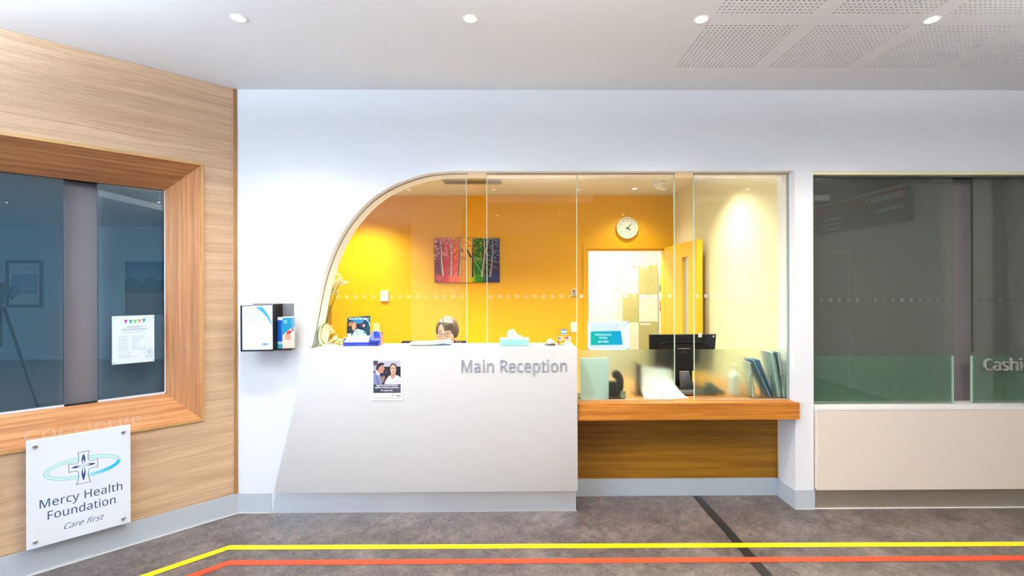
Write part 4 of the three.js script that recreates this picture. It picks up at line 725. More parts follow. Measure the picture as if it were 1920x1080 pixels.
{ // small spotted soft toy on the back of the ledge
  const t = thing('soft_toy', 'small cream soft toy with dark brown spots beside the charity box', 'soft toy', [-1.245, CT, -0.22]);
  const fur = mat([0.86, 0.66, 0.26], 0.95);
  part('body', merge([sph(0.024, 0, 0.023, 0, 16).scale(1.5, 0.95, 1), sph(0.017, 0.04, 0.034, 0.01, 14), rod([0.022, 0.02, 0.012], [0.03, 0.002, 0.026], 0.007), rod([-0.024, 0.02, 0.012], [-0.03, 0.005, 0.028], 0.007), sph(0.006, 0.034, 0.052, 0.006, 8), sph(0.006, 0.047, 0.051, 0.006, 8)]), fur, t);
  part('spots', merge([[-0.03, 0.03, 0.014], [-0.012, 0.036, 0.018], [0.006, 0.022, 0.0225], [-0.02, 0.014, 0.0185], [0.018, 0.034, 0.014], [0.04, 0.046, 0.018], [0.032, 0.03, 0.021]].map(([x, y, z]) => sph(0.0058, 0, 0, 0, 8).scale(1, 1, 0.5).translate(x, y, z))), mat([0.06, 0.02, 0.01], 0.8), t, 'dark brown spots');
}

// ---------------------------------------------------------------- things on the yellow wall
{ // canvas painting: a row of birch trunks through the colours of the rainbow
  const t = thing('painting', 'unframed canvas of birch trunks on rainbow colours on yellow wall', 'painting', [-0.5035, 1.909, RZ + 0.014]);
  const tx = canvasTex(900, 610, (g, W, Hh) => {
    const cols = [[0, '#5a2a66'], [0.09, '#7a1f4a'], [0.16, '#c01f3a'], [0.26, '#e0304a'], [0.36, '#ee5a2c'], [0.43, '#f5a000'], [0.56, '#f2b400'], [0.61, '#1f7d12'], [0.72, '#0b6a1c'], [0.77, '#06202e'], [0.86, '#120e2a'], [0.92, '#2c1a66'], [1, '#1d1450']];
    const gr = g.createLinearGradient(0, 0, W, 0); cols.forEach(([k, c]) => gr.addColorStop(k, c)); g.fillStyle = gr; g.fillRect(0, 0, W, Hh);
    for (let i = 0; i < 16; i++) { const a = -2.5 + i * 0.33; g.strokeStyle = 'rgba(255,240,190,0.28)'; g.lineWidth = 5 + rnd() * 10; g.beginPath(); g.moveTo(515 + Math.cos(a) * 40, 270 + Math.sin(a) * 10); g.lineTo(515 + Math.cos(a) * 420, 300 + Math.abs(Math.sin(a)) * 260); g.stroke(); }
    const at = (x) => { let k = 0; while (k < cols.length - 2 && x / W > cols[k + 1][0]) k++; return cols[k][1]; };
    for (let i = 0; i < 900; i++) { const x = rnd() * W, y = Math.pow(rnd(), 1.5) * 300; g.fillStyle = x < 260 ? ['#f29ab0', '#f7c6cc', '#e06a88', '#c23a60'][i % 4] : x < 560 ? ['#ffd23c', '#f58a1c', '#8a3a10', '#ffe27a', '#3a2a12'][i % 5] : x < 690 ? ['#0e5a14', '#4fae2e', '#083c14', '#f0a020'][i % 4] : ['#1b4f8a', '#5a86c8', '#2b2a78', '#8fa8d8'][i % 4]; g.beginPath(); g.ellipse(x, y, 5 + rnd() * 5, 4 + rnd() * 3, rnd() * 3, 0, 6.3); g.fill(); }
    for (let i = 0; i < 700; i++) { const x = rnd() * W, y = 520 + rnd() * 90; g.strokeStyle = x < 200 ? '#d83a20' : x < 430 ? ['#f0703a', '#f09a70'][i % 2] : x < 560 ? ['#d8c800', '#8ab018'][i % 2] : x < 700 ? '#3a9a20' : ['#233a8a', '#3a2a80'][i % 2]; g.lineWidth = 3; g.beginPath(); g.moveTo(x, y); g.lineTo(x + (rnd() - 0.5) * 12, y - 14 - rnd() * 30); g.stroke(); }
    const trunk = (pts, w0, w1, light, dark, mirror) => { w0 *= 1.25; w1 *= 1.25; const N = 40; for (let i = 0; i <= N; i++) { const s = i / N * (pts.length - 1), k = Math.min(pts.length - 2, Math.floor(s)), f = s - k; const x = pts[k][0] + (pts[k + 1][0] - pts[k][0]) * f, y = pts[k][1] + (pts[k + 1][1] - pts[k][1]) * f, w = w0 + (w1 - w0) * i / N; g.fillStyle = light; g.fillRect(x - w / 2, y - 1, w, 18); g.fillStyle = dark; g.fillRect(mirror ? x : x - w / 2, y - 1, w * 0.42, 18); if (i % 3 === 0) { g.fillStyle = '#3a302c'; g.fillRect(x - w * 0.1, y + 6, w * 0.5, 4); } } };
    trunk([[75, 0], [90, 150], [92, 300], [108, 500]], 11, 30, '#d9cfc2', '#2a2420'); trunk([[185, 0], [222, 110], [226, 300], [222, 505]], 11, 28, '#cfd0c8', '#4b5058'); trunk([[345, 0], [356, 150], [350, 330], [340, 505]], 12, 30, '#c9c6c0', '#3a3c44');
    trunk([[530, 0], [520, 250], [516, 520]], 24, 46, '#c8b89a', '#1a130e', true); trunk([[438, 120], [470, 190], [505, 250]], 8, 16, '#2a1c12', '#120b08'); trunk([[690, 0], [700, 180], [682, 360], [664, 520]], 12, 26, '#d6cdbf', '#4a463f', true); trunk([[755, 0], [735, 90], [706, 190]], 8, 10, '#cbb98f', '#5a4a30', true); trunk([[808, 20], [806, 200], [790, 400], [772, 520]], 8, 22, '#cfcac6', '#3a3748', true);
    fillLines(g, 12, 540, 150, 3, 14, '#c98a98', 4);
  });
  part('canvas', rbox(0.817, 0.552, 0.026, 0, 0, 0, 0.002, 1), mat([0.04, 0.02, 0.05], 0.7), t);
  part('picture', new THREE.PlaneGeometry(0.815, 0.55).translate(0, 0, 0.0134), paper(tx, 0.5), t);
}
{ // clock
  const t = thing('wall_clock', 'round cream-rimmed wall clock above the doorway', 'clock', [1.512, 2.31, RZ]);
  const tx = canvasTex(512, 512, (g, W, Hh) => { g.fillStyle = '#d3d8cd'; g.fillRect(0, 0, W, Hh); g.fillStyle = '#26282a'; g.font = '60px sans-serif'; g.textAlign = 'center'; g.textBaseline = 'middle'; for (let k = 1; k <= 12; k++) { const a = k * Math.PI / 6; g.fillText(String(k), 256 + Math.sin(a) * 195, 258 - Math.cos(a) * 195); } for (let k = 0; k < 60; k++) { const a = k * Math.PI / 30; g.fillRect(256 + Math.sin(a) * 243 - 2, 256 - Math.cos(a) * 243 - 2, 4, 4); } fillLines(g, 206, 344, 100, 1, 20, '#6a7070', 14, 0.1); });
  const R = 0.138;
  part('rim', lathe([[R - 0.014, 0.02], [R - 0.012, 0.034], [R - 0.006, 0.036], [R, 0.028], [R, 0.003], [R - 0.02, 0.003]], 48).rotateX(Math.PI / 2), mat([0.84, 0.76, 0.52], 0.4), t, 'cream rim');
  part('dial', new THREE.CircleGeometry(R - 0.013, 48).translate(0, 0, 0.022), paper(tx, 0.5), t);
  part('body', cyl(R - 0.014, R - 0.014, 0.019, 0, 0, 0, 40).rotateX(Math.PI / 2).translate(0, 0, 0.0115), M.white, t);
  const hand = (L, w, a, z, b = 0.014) => extrude(shapeOf([[-w / 2, -b], [w / 2, -b], [w * 0.35, L], [-w * 0.35, L]]), 0.0012, z).rotateZ(-a);
  part('hour_hand', hand(0.048, 0.012, (4 + 4 / 60) * Math.PI / 6, 0.024), M.black, t); part('minute_hand', hand(0.074, 0.008, 7 * Math.PI / 30, 0.027), M.black, t); part('second_hand', hand(0.03, 0.003, 46 * Math.PI / 30, 0.03, 0.05), M.black, t);
  part('hub', cyl(0.005, 0.005, 0.008, 0, 0, 0, 14).rotateX(Math.PI / 2).translate(0, 0, 0.028), M.black, t);
}
{ // wall fittings
  const a = thing('wall_control', 'white rectangular wall control on the bright yellow wall above the charity box', 'wall control', [-1.539, 1.464, RZ]);
  part('case', rspan(-0.05, 0.05, -0.067, 0.067, 0.001, 0.022, 0.004), M.white, a); part('display', rspan(-0.034, 0.034, -0.005, 0.045, 0.021, 0.0235, 0.001), mat([0.62, 0.64, 0.54], 0.3), a); part('buttons', merge([-0.024, 0, 0.024].map((x) => rbox(0.014, 0.01, 0.004, x, -0.035, 0.0225))), mat([0.7, 0.7, 0.68], 0.5), a);
  const b = thing('light_switch', 'white light switch plate left of the doorway', 'light switch', [0.838, 1.064, RZ]); b.userData.label = 'white light switch plate beside the doorway at counter height';
  part('plate', rspan(-0.04, 0.04, -0.064, 0.064, 0.001, 0.01, 0.003), M.white, b); part('rocker', rbox(0.022, 0.03, 0.006, 0.006, 0.0, 0.011, 0.002).rotateX(0.08), M.ledge, b);
  const c = thing('alarm_button', 'small grey keypad with red button high beside the doorway', 'alarm button', [0.84, 1.504, RZ]);
  part('case', rspan(-0.034, 0.034, -0.047, 0.047, 0.001, 0.024, 0.003), mat([0.62, 0.6, 0.55], 0.4), c); part('button', cyl(0.014, 0.014, 0.01, 0, 0, 0, 18).rotateX(Math.PI / 2).translate(-0.003, 0.018, 0.027), mat([0.35, 0.02, 0.02], 0.4), c); part('keys', merge([-0.012, 0.012].flatMap((x) => [-0.015, -0.033].map((y) => rbox(0.014, 0.012, 0.004, x, y, 0.025)))), M.grey, c);
}
{ // visiting hours sign hung behind the glass
  const w = 0.298, h = 0.206, t = thing('visiting_hours_sign', 'clear-edged sign with teal band giving visiting hours, fixed on the glass', 'sign', [0.7215, 1.2185, GZ + 0.012]);
  const tx = canvasTex(720, 498, (g, W, Hh) => { g.fillStyle = '#cfe0ea'; g.fillRect(0, 0, W, Hh); g.fillStyle = '#bed0dd'; g.fillRect(50, 34, 490, 430); g.fillStyle = '#d6e6ee'; g.beginPath(); g.moveTo(540, 34); g.lineTo(700, 20); g.lineTo(700, 480); g.lineTo(610, 460); g.lineTo(566, 180); g.fill();
    const gr = g.createLinearGradient(50, 0, 600, 0); gr.addColorStop(0, '#12a08e'); gr.addColorStop(1, '#0a8fb8'); g.fillStyle = gr; g.beginPath(); g.moveTo(50, 176); g.lineTo(575, 166); g.lineTo(605, 410); g.lineTo(50, 414); g.fill(); g.fillStyle = '#f3fbfb'; g.font = '46px sans-serif'; fit(g, 'Visiting Hours', 268, 248, 280); fit(g, 'Strictly', 268, 304, 140); fit(g, '2pm-8pm', 268, 368, 190); crossLogo(g, 612, 60, 90); g.fillStyle = '#5e89a8'; g.font = '20px sans-serif'; fit(g, 'Mercy Health', 612, 112, 90); });
  board(t, w, h, 0.005, tx, M.acrylic, 'panel', 0.25);
  for (const sx of [-1, 1]) for (const sy of [-1, 1]) part('corner_stud', stud(sx * (w / 2 - 0.008), sy * (h / 2 - 0.008), 0.003, 0.0045, 0.01), M.grey, t);
}

// ---------------------------------------------------------------- things on the timber worktop behind the glass
const DT = 0.7555;
{
  const t = thing('leaflet_stand', 'pale blue upright card stand behind the frosted glass, nearest the counter', 'stand', [0.625, DT, -0.094]);
  part('card', rspan(-0.103, 0.103, 0.002, 0.30, -0.006, 0.0, 0.001), phys([0.78, 0.9, 0.97], 0.8, { transmission: 0.55, thickness: 0 }), t); part('foot', rspan(-0.1, 0.1, 0, 0.004, -0.06, 0.005, 0.001), M.acrylic, t);
}
{
  const t = thing('desk_phone', 'black desk telephone behind the frosted glass beside the blue stand', 'telephone', [0.785, DT, -0.185]);
  part('base', [rbox(0.11, 0.115, 0.07, -0.02, 0.06, 0.02, 0.012, 3), rbox(0.13, 0.012, 0.12, -0.01, 0.006, 0.03, 0.004)], M.blackSoft, t); part('handset', toCreasedNormals(tube([[0.02, 0.04, 0.06], [0.032, 0.09, 0.05], [0.034, 0.14, 0.03], [0.018, 0.172, 0.0]], 0.028, 16, 12), 0.9), M.blackSoft, t); part('earpiece', sph(0.034, 0.016, 0.165, 0.006, 18), M.blackSoft, t);
  part('card', rspan(0.03, 0.066, 0.0, 0.06, 0.086, 0.089, 0.0008), mat([0.35, 0.5, 0.42], 0.5), t);
  const b = thing('yellow_figure', 'tiny cream and brown figurine at the foot of the glass by the counter corner', 'figurine', [0.515, DT, -0.11]);
  part('body', [lathe([[0, 0], [0.016, 0], [0.017, 0.02], [0.01, 0.032], [0, 0.034]], 16), sph(0.011, 0, 0.042, 0, 12)], mat([0.8, 0.62, 0.4], 0.6), b); part('base', cyl(0.018, 0.018, 0.004, 0, 0.002, 0, 16), mat([0.5, 0.28, 0.04], 0.6), b);
}
{ // curled sheet leaning on a black rack
  const t = thing('paper_sheet', 'large white curled sheet leaning on the worktop in the open gap', 'paper', [1.12, DT, -0.236]);
  const g = new THREE.PlaneGeometry(1, 1, 16, 18), p = g.attributes.position;
  for (let k = 0; k < p.count; k++) { const u = p.getX(k) + 0.5, v = p.getY(k) + 0.5; const a = v * 1.35; p.setXYZ(k, -0.13 + u * 0.24 + (1 - v) * (1 - v) * 0.085 * u + 0.015 * v, 0.003 + 0.2 * Math.pow(v, 1.35) * (1 - 0.1 * u), 0.125 - 0.2 * Math.sin(a) + 0.012 * Math.sin(u * 3)); }
  g.computeVertexNormals(); part('sheet', g, phys([0.86, 0.87, 0.92], 0.7, { side: THREE.DoubleSide, transmission: 0.2, thickness: 0 }), t); part('print_mark', new THREE.CircleGeometry(0.012, 16).rotateX(-0.9).translate(0.0, 0.03, 0.1), mat([0.7, 0.4, 0.36], 0.7), t);
  const r = thing('sheet_rest', 'black upright document rest behind the white curled sheet', 'document rest', [0.985, DT, -0.27]);
  part('plate', rspan(-0.012, 0.012, 0.004, 0.23, -0.05, 0.05, 0.002), M.black, r); part('foot', rspan(-0.04, 0.06, 0, 0.005, -0.07, 0.07, 0.001), M.black, r);
}
{ // monitor seen from behind
  const t = thing('computer_monitor', 'black computer monitor seen from behind over the worktop', 'monitor', [1.428, DT, -0.56], 0.03);
  const tilt = new THREE.Group(); tilt.name = 'screen_housing'; tilt.position.set(0, 0.27, 0); tilt.rotation.x = 0.1; t.add(tilt);
  part('shell', toCreasedNormals(extrude(shapeOf([[-0.275, 0.152], [0.275, 0.152], [0.262, -0.15], [-0.262, -0.15]]), 0.03, -0.03, 0.004), 0.6), M.black, tilt);
  part('rear_bulge', [rspan(-0.20, 0.20, -0.135, 0.09, -0.002, 0.014, 0.012), tube([[-0.2, 0.03, 0.012], [-0.19, 0.075, 0.014], [-0.16, 0.088, 0.016], [0.16, 0.088, 0.016], [0.19, 0.075, 0.014], [0.2, 0.03, 0.012]], 0.007, 40, 8)], M.blackSoft, tilt);
  part('port_slot', rspan(-0.045, 0.055, 0.038, 0.043, 0.013, 0.016, 0.0008), mat([0.35, 0.34, 0.33], 0.4), tilt);
  part('maker_emblem', new THREE.TorusGeometry(0.034, 0.003, 6, 32).translate(0, -0.02, 0.014), mat([0.03, 0.03, 0.032], 0.3), tilt);
  part('label_sticker', rspan(0.125, 0.155, 0.13, 0.165, 0.0005, 0.002, 0.0004), M.white, tilt); part('corner_sticker', cyl(0.009, 0.009, 0.001, 0, 0, 0, 14).rotateX(Math.PI / 2).translate(0.252, 0.137, 0.001), mat([0.55, 0.55, 0.5], 0.4), tilt);
  part('stand_column', rspan(-0.075, 0.075, 0.012, 0.27, -0.02, 0.018, 0.006), M.black, t); part('stand_base', rspan(-0.13, 0.13, 0, 0.014, -0.11, 0.09, 0.005), M.black, t);
}
{
  const t = thing('card_terminal', 'dark handheld payment terminal on its cradle in the open gap', 'payment terminal', [1.395, DT, -0.40], 0.0);
  part('body', toCreasedNormals(extrude(shapeOf([[-0.046, 0], [0.046, 0], [0.038, 0.13], [-0.036, 0.13]]), 0.028, -0.014, 0.003), 0.5).rotateX(-0.45).translate(0, 0.02, 0.02), mat([0.012, 0.015, 0.02], 0.45), t);
  part('top_edge', rbox(0.072, 0.005, 0.024, 0, 0.15, 0.0, 0.001, 1).rotateX(-0.45).translate(0, 0.0, 0.03).translate(0, 0.003, 0.0), mat([0.4, 0.4, 0.38], 0.3), t); part('cradle', rspan(-0.055, 0.055, 0, 0.024, -0.04, 0.05, 0.004), M.black, t);
  part('cable', tube([[0.02, 0.01, 0.05], [0.045, 0.012, 0.06], [0.07, 0.008, 0.04], [0.085, 0.006, -0.05]], 0.003, 20, 6), M.black, t);
  const k = thing('keyboard', 'low black keyboard on the worktop in the open gap', 'keyboard', [1.40, DT, -0.265]);
  part('case', rspan(-0.2, 0.15, 0, 0.018, -0.065, 0.065, 0.004), M.black, k); part('front_trim', rspan(-0.18, 0.06, 0.012, 0.016, 0.0648, 0.0665, 0.0006), mat([0.3, 0.29, 0.27], 0.4), k);
  for (let r = 0; r < 4; r++) part('key_row', rspan(-0.185, 0.135, 0.017, 0.022, -0.055 + r * 0.029, -0.03 + r * 0.029, 0.002), mat([0.05, 0.05, 0.05], 0.5), k);
}
{
  const t = thing('tape_dispenser', 'dark green tape dispenser behind the frosted glass beside the white bottle', 'tape dispenser', [1.555, DT, -0.27]);
  part('body', toCreasedNormals(extrude(shapeOf([[-0.08, 0], [0.08, 0], [0.075, 0.03], [0.03, 0.05], [-0.02, 0.09], [-0.055, 0.085], [-0.08, 0.04]]), 0.05, -0.025, 0.004), 0.6), mat([0.03, 0.07, 0.035], 0.5), t); part('blade_line', rod([-0.06, 0.035, 0.027], [0.08, 0.045, 0.027], 0.0015), mat([0.6, 0.65, 0.6], 0.3), t);
  const b = thing('pump_bottle', 'white pump bottle standing behind the frosted glass', 'bottle', [1.70, DT, -0.24]);
  part('body', lathe([[0, 0], [0.036, 0], [0.038, 0.01], [0.036, 0.13], [0.03, 0.155], [0.014, 0.17], [0.013, 0.185], [0, 0.185]]), phys([0.86, 0.9, 0.9], 0.35), b); part('pump', [cyl(0.005, 0.005, 0.04, 0, 0.2, 0, 10), rbox(0.018, 0.01, 0.045, 0, 0.222, 0.01, 0.003)], M.white, b);
}
{ // wire file rack with folders
  const t = thing('file_rack', 'thin black wire file rack by the white column', 'file rack', [1.908, DT, -0.17]);
  const wires = [-0.15, -0.076, -0.001, 0.0745, 0.104];
  for (const x of wires) part('wire_divider', [0.071, -0.071].map((z) => tube([[x, 0.004, z], [x, 0.1, z], [x, 0.165, z], [x + 0.004, 0.172, z * 1.06], [x + 0.006, 0.166, z * 1.08]], 0.0018, 24, 6)), M.black, t);
  part('base_wire', [rod([-0.155, 0.004, 0.071], [0.108, 0.004, 0.071], 0.002), rod([-0.155, 0.004, -0.071], [0.108, 0.004, -0.071], 0.002), rod([-0.155, 0.004, 0], [0.108, 0.004, 0], 0.002)], M.black, t);
  const folder = (label, x, lean, h, th, col, d = 0.13, z = 0.005) => { const f = thing('folder', label, 'folder', [x, DT + 0.008, -0.17 + z], 0, 'folders in the wire rack'); const m = phys(col, 0.8, { transmission: 0.35, thickness: 0 }); part('cover', [rspan(-th / 2, -th / 2 + 0.0016, 0, h, -d / 2, d / 2, 0.0005).rotateZ(lean), rspan(th / 2 - 0.0016, th / 2, 0, h, -d / 2, d / 2, 0.0005).rotateZ(lean)], m, f); part('pages', rspan(-th / 2 + 0.002, th / 2 - 0.002, 0.003, h - 0.006, -d / 2 + 0.004, d / 2 - 0.003, 0.0005).rotateZ(lean), M.paper, f); };
  folder('thin white folder standing first in the wire rack, away from the column', 1.79, 0.13, 0.255, 0.006, [0.7, 0.74, 0.68], 0.125);
  folder('bright blue folder leaning most steeply in the wire rack', 1.905, 0.44, 0.30, 0.012, [0.02, 0.27, 0.62]);
  folder('mid blue folder resting against the steeply leaning blue one', 1.924, 0.37, 0.29, 0.007, [0.06, 0.34, 0.68]);
  folder('pale grey-blue thick folder in the middle of the wire rack', 1.966, 0.17, 0.335, 0.026, [0.45, 0.58, 0.6]);
  folder('dark teal folder behind the pale thick one in the wire rack', 1.988, 0.19, 0.30, 0.010, [0.02, 0.09, 0.1]);
  folder('navy blue folder standing last in the wire rack beside the column', 2.0, 0.12, 0.325, 0.02, [0.008, 0.06, 0.2]);
}

// ---------------------------------------------------------------- the receptionist
// surface of a distance field by surface nets
function isoMesh(f, lo, hi, cell) {
  const n = [0, 1, 2].map((k) => Math.ceil((hi[k] - lo[k]) / cell) + 1), N = n[0] * n[1] * n[2], F = new Float32Array(N);
  const id = (i, j, k) => (k * n[1] + j) * n[0] + i;
  for (let k = 0; k < n[2]; k++) for (let j = 0; j < n[1]; j++) for (let i = 0; i < n[0]; i++) F[id(i, j, k)] = f(lo[0] + i * cell, lo[1] + j * cell, lo[2] + k * cell);
  const vi = new Int32Array(N).fill(-1), pos = [], idx = [];
  for (let k = 0; k < n[2] - 1; k++) for (let j = 0; j < n[1] - 1; j++) for (let i = 0; i < n[0] - 1; i++) {
    let x = 0, y = 0, z = 0, c = 0;
    const edge = (a, b, p, q) => { const u = F[a], v = F[b]; if ((u < 0) !== (v < 0)) { const t = u / (u - v); x += p[0] + (q[0] - p[0]) * t; y += p[1] + (q[1] - p[1]) * t; z += p[2] + (q[2] - p[2]) * t; c++; } };
    for (let a = 0; a < 2; a++) for (let b = 0; b < 2; b++) {
      edge(id(i, j + a, k + b), id(i + 1, j + a, k + b), [0, a, b], [1, a, b]); edge(id(i + a, j, k + b), id(i + a, j + 1, k + b), [a, 0, b], [a, 1, b]); edge(id(i + a, j + b, k), id(i + a, j + b, k + 1), [a, b, 0], [a, b, 1]);
    }
    if (c) { vi[id(i, j, k)] = pos.length / 3; pos.push(lo[0] + (i + x / c) * cell, lo[1] + (j + y / c) * cell, lo[2] + (k + z / c) * cell); }
  }
  const quad = (a, b, c, d, flip) => { if (a < 0 || b < 0 || c < 0 || d < 0) return; flip ? idx.push(a, c, b, a, d, c) : idx.push(a, b, c, a, c, d); };
  for (let k = 1; k < n[2] - 1; k++) for (let j = 1; j < n[1] - 1; j++) for (let i = 1; i < n[0] - 1; i++) {
    const s = F[id(i, j, k)] < 0;
    if (s !== F[id(i + 1, j, k)] < 0) quad(vi[id(i, j - 1, k - 1)], vi[id(i, j, k - 1)], vi[id(i, j, k)], vi[id(i, j - 1, k)], !s);
    if (s !== F[id(i, j + 1, k)] < 0) quad(vi[id(i - 1, j, k - 1)], vi[id(i - 1, j, k)], vi[id(i, j, k)], vi[id(i, j, k - 1)], !s);
    if (s !== F[id(i, j, k + 1)] < 0) quad(vi[id(i - 1, j - 1, k)], vi[id(i, j - 1, k)], vi[id(i, j, k)], vi[id(i - 1, j, k)], !s);
  }
  const g = new THREE.BufferGeometry(); g.setAttribute('position', new THREE.Float32BufferAttribute(pos, 3)); g.setIndex(idx); g.computeVertexNormals(); return g;
}
const smin = (a, b, k) => { const h = Math.max(k - Math.abs(a - b), 0) / k; return Math.min(a, b) - h * h * k * 0.25; };
const smax = (a, b, k) => -smin(-a, -b, k);
const ell = (x, y, z, c, r) => { const X = (x - c[0]) / r[0], Y = (y - c[1]) / r[1], Z = (z - c[2]) / r[2], l = Math.sqrt(X * X + Y * Y + Z * Z), m = Math.sqrt(X * X / (r[0] * r[0]) + Y * Y / (r[1] * r[1]) + Z * Z / (r[2] * r[2])); return m < 1e-9 ? -Math.min(...r) : l * (l - 1) / m; };
const cap = (x, y, z, a, b, r0, r1) => { const bx = b[0] - a[0], by = b[1] - a[1], bz = b[2] - a[2], px = x - a[0], py = y - a[1], pz = z - a[2]; const t = Math.max(0, Math.min(1, (px * bx + py * by + pz * bz) / (bx * bx + by * by + bz * bz))); return Math.hypot(px - bx * t, py - by * t, pz - bz * t) - (r0 + (r1 - r0) * t); };
{
  const t = thing('person', 'seated woman with short streaked brown hair and glasses reading behind counter', 'person', [-0.497, 0, -0.60]);
  const HC = V(0, 1.200, 0.01), HR = new THREE.Euler(0.14, -0.15, 0.02, 'YXZ'), HM = new THREE.Matrix4().makeRotationFromEuler(HR).setPosition(HC), HI = HM.clone().invert(), q = V();
  const inHead = (f) => (x, y, z) => { q.set(x, y, z).applyMatrix4(HI); return f(q.x, q.y, q.z); };
  const headF = (x, y, z) => {
    let d = ell(x, y, z, [0, 0.032, -0.012], [0.073, 0.088, 0.092]);
    d = smin(d, ell(x, y, z, [0, -0.046, 0.024], [0.062, 0.062, 0.062]), 0.035);
    d = smin(d, cap(x, y, z, [0, -0.096, 0.058], [0, -0.098, 0.06], 0.02, 0.02), 0.03);
    for (const s of [-1, 1]) { d = smin(d, ell(x, y, z, [s * 0.04, -0.026, 0.058], [0.026, 0.024, 0.024]), 0.025); d = smax(d, -ell(x, y, z, [s * 0.031, 0.006, 0.094], [0.02, 0.012, 0.016]), 0.014); d = smin(d, cap(x, y, z, [s * 0.014, 0.026, 0.079], [s * 0.046, 0.028, 0.064], 0.009, 0.008), 0.012); d = smin(d, ell(x, y, z, [s * 0.076, -0.006, -0.008], [0.01, 0.03, 0.017]), 0.008); }
    d = smin(d, cap(x, y, z, [0, 0.016, 0.083], [0, -0.024, 0.104], 0.008, 0.0105), 0.012);
    for (const s of [-1, 1]) d = smin(d, cap(x, y, z, [s * 0.012, -0.03, 0.09], [s * 0.013, -0.031, 0.092], 0.008, 0.008), 0.008);
    d = smin(d, cap(x, y, z, [-0.02, -0.058, 0.076], [0.02, -0.058, 0.076], 0.0075, 0.0075), 0.008); d = smin(d, cap(x, y, z, [-0.016, -0.068, 0.077], [0.016, -0.068, 0.077], 0.007, 0.007), 0.008); d = smax(d, -cap(x, y, z, [-0.022, -0.063, 0.089], [0.022, -0.063, 0.089], 0.0022, 0.0022), 0.003);
    return d;
  };
  // seated skeleton, leaning over the desk
  const J = { hip: [0, 0.54, -0.30], waist: [0, 0.72, -0.26], chest: [0, 0.92, -0.16], neck: [0, 1.075, -0.075], skull: [0, 1.16, -0.025] };
  const torso = (x, y, z, o) => { let d = ell(x, y, z, [0, 0.56, -0.29], [0.165 + o, 0.13 + o, 0.13 + o]); d = smin(d, ell(x, y, z, [0, 0.75, -0.24], [0.13 + o, 0.15 + o, 0.1 + o]), 0.09); d = smin(d, ell(x, y, z, [0, 0.92, -0.165], [0.15 + o, 0.13 + o, 0.105 + o]), 0.09); d = smin(d, ell(x, y, z, [0, 0.9, -0.09], [0.12 + o, 0.07 + o, 0.06 + o]), 0.06); for (const s of [-1, 1]) d = smin(d, cap(x, y, z, [s * 0.05, 1.035, -0.115], [s * 0.155, 1.0, -0.125], 0.045 + o, 0.055 + o), 0.05); return d; };
  const arms = (x, y, z, o) => { let d = 9; for (const s of [-1, 1]) { d = Math.min(d, smin(cap(x, y, z, [s * 0.165, 0.99, -0.125], [s * 0.215, 0.765, -0.03], 0.05 + o, 0.04 + o), cap(x, y, z, [s * 0.215, 0.765, -0.03], [s * 0.10, 0.762, 0.165], 0.038 + o, 0.027 + o), 0.03)); } return d; };
  const legs = (x, y, z, o) => { let d = 9; for (const s of [-1, 1]) { let e = cap(x, y, z, [s * 0.085, 0.52, -0.27], [s * 0.1, 0.53, 0.13], 0.085 + o, 0.06 + o); e = smin(e, cap(x, y, z, [s * 0.1, 0.53, 0.13], [s * 0.1, 0.1, 0.09], 0.058 + o, 0.04 + o), 0.03); e = smin(e, cap(x, y, z, [s * 0.1, 0.055, 0.09], [s * 0.11, 0.04, 0.23], 0.042 + o, 0.034 + o), 0.03); d = Math.min(d, e); } return d; };
  const hands = (x, y, z) => { let d = 9; for (const s of [-1, 1]) { const w = [s * 0.10, 0.764, 0.165]; let e = smin(cap(x, y, z, w, [s * 0.085, 0.765, 0.225], 0.022, 0.026), cap(x, y, z, [s * 0.1, 0.763, 0.2], [s * 0.072, 0.763, 0.225], 0.018, 0.018), 0.015);
    for (let k = 0; k < 4; k++) { const bx = s * (0.108 - k * 0.0165), L = [0.05, 0.062, 0.066, 0.058][k]; e = smin(e, smin(cap(x, y, z, [bx, 0.768, 0.235], [bx - s * 0.004, 0.774, 0.235 + L * 0.55], 0.0095, 0.0085), cap(x, y, z, [bx - s * 0.004, 0.774, 0.235 + L * 0.55], [bx - s * 0.006, 0.758, 0.235 + L], 0.0085, 0.0075), 0.006), 0.006); }
    e = smin(e, smin(cap(x, y, z, [s * 0.07, 0.765, 0.19], [s * 0.045, 0.764, 0.225], 0.012, 0.0105), cap(x, y, z, [s * 0.045, 0.764, 0.225], [s * 0.04, 0.761, 0.25], 0.0105, 0.0085), 0.006), 0.01); d = Math.min(d, e); } return d; };
  const hF = inHead(headF);
  const neckF = (x, y, z) => cap(x, y, z, J.neck, J.skull, 0.052, 0.05);
  const skin = (x, y, z) => { let d = smin(smin(torso(x, y, z, 0), arms(x, y, z, 0), 0.04), legs(x, y, z, 0), 0.05); d = smin(d, neckF(x, y, z), 0.04); d = smin(d, hF(x, y, z), 0.02); return smin(d, hands(x, y, z), 0.012); };
  const upper = isoMesh(skin, [-0.13, 1.06, -0.17], [0.13, 1.34, 0.14], 0.0035), lower = isoMesh((x, y, z) => Math.max(skin(x, y, z), y - 1.064), [-0.32, -0.02, -0.46], [0.32, 1.09, 0.34], 0.0105);
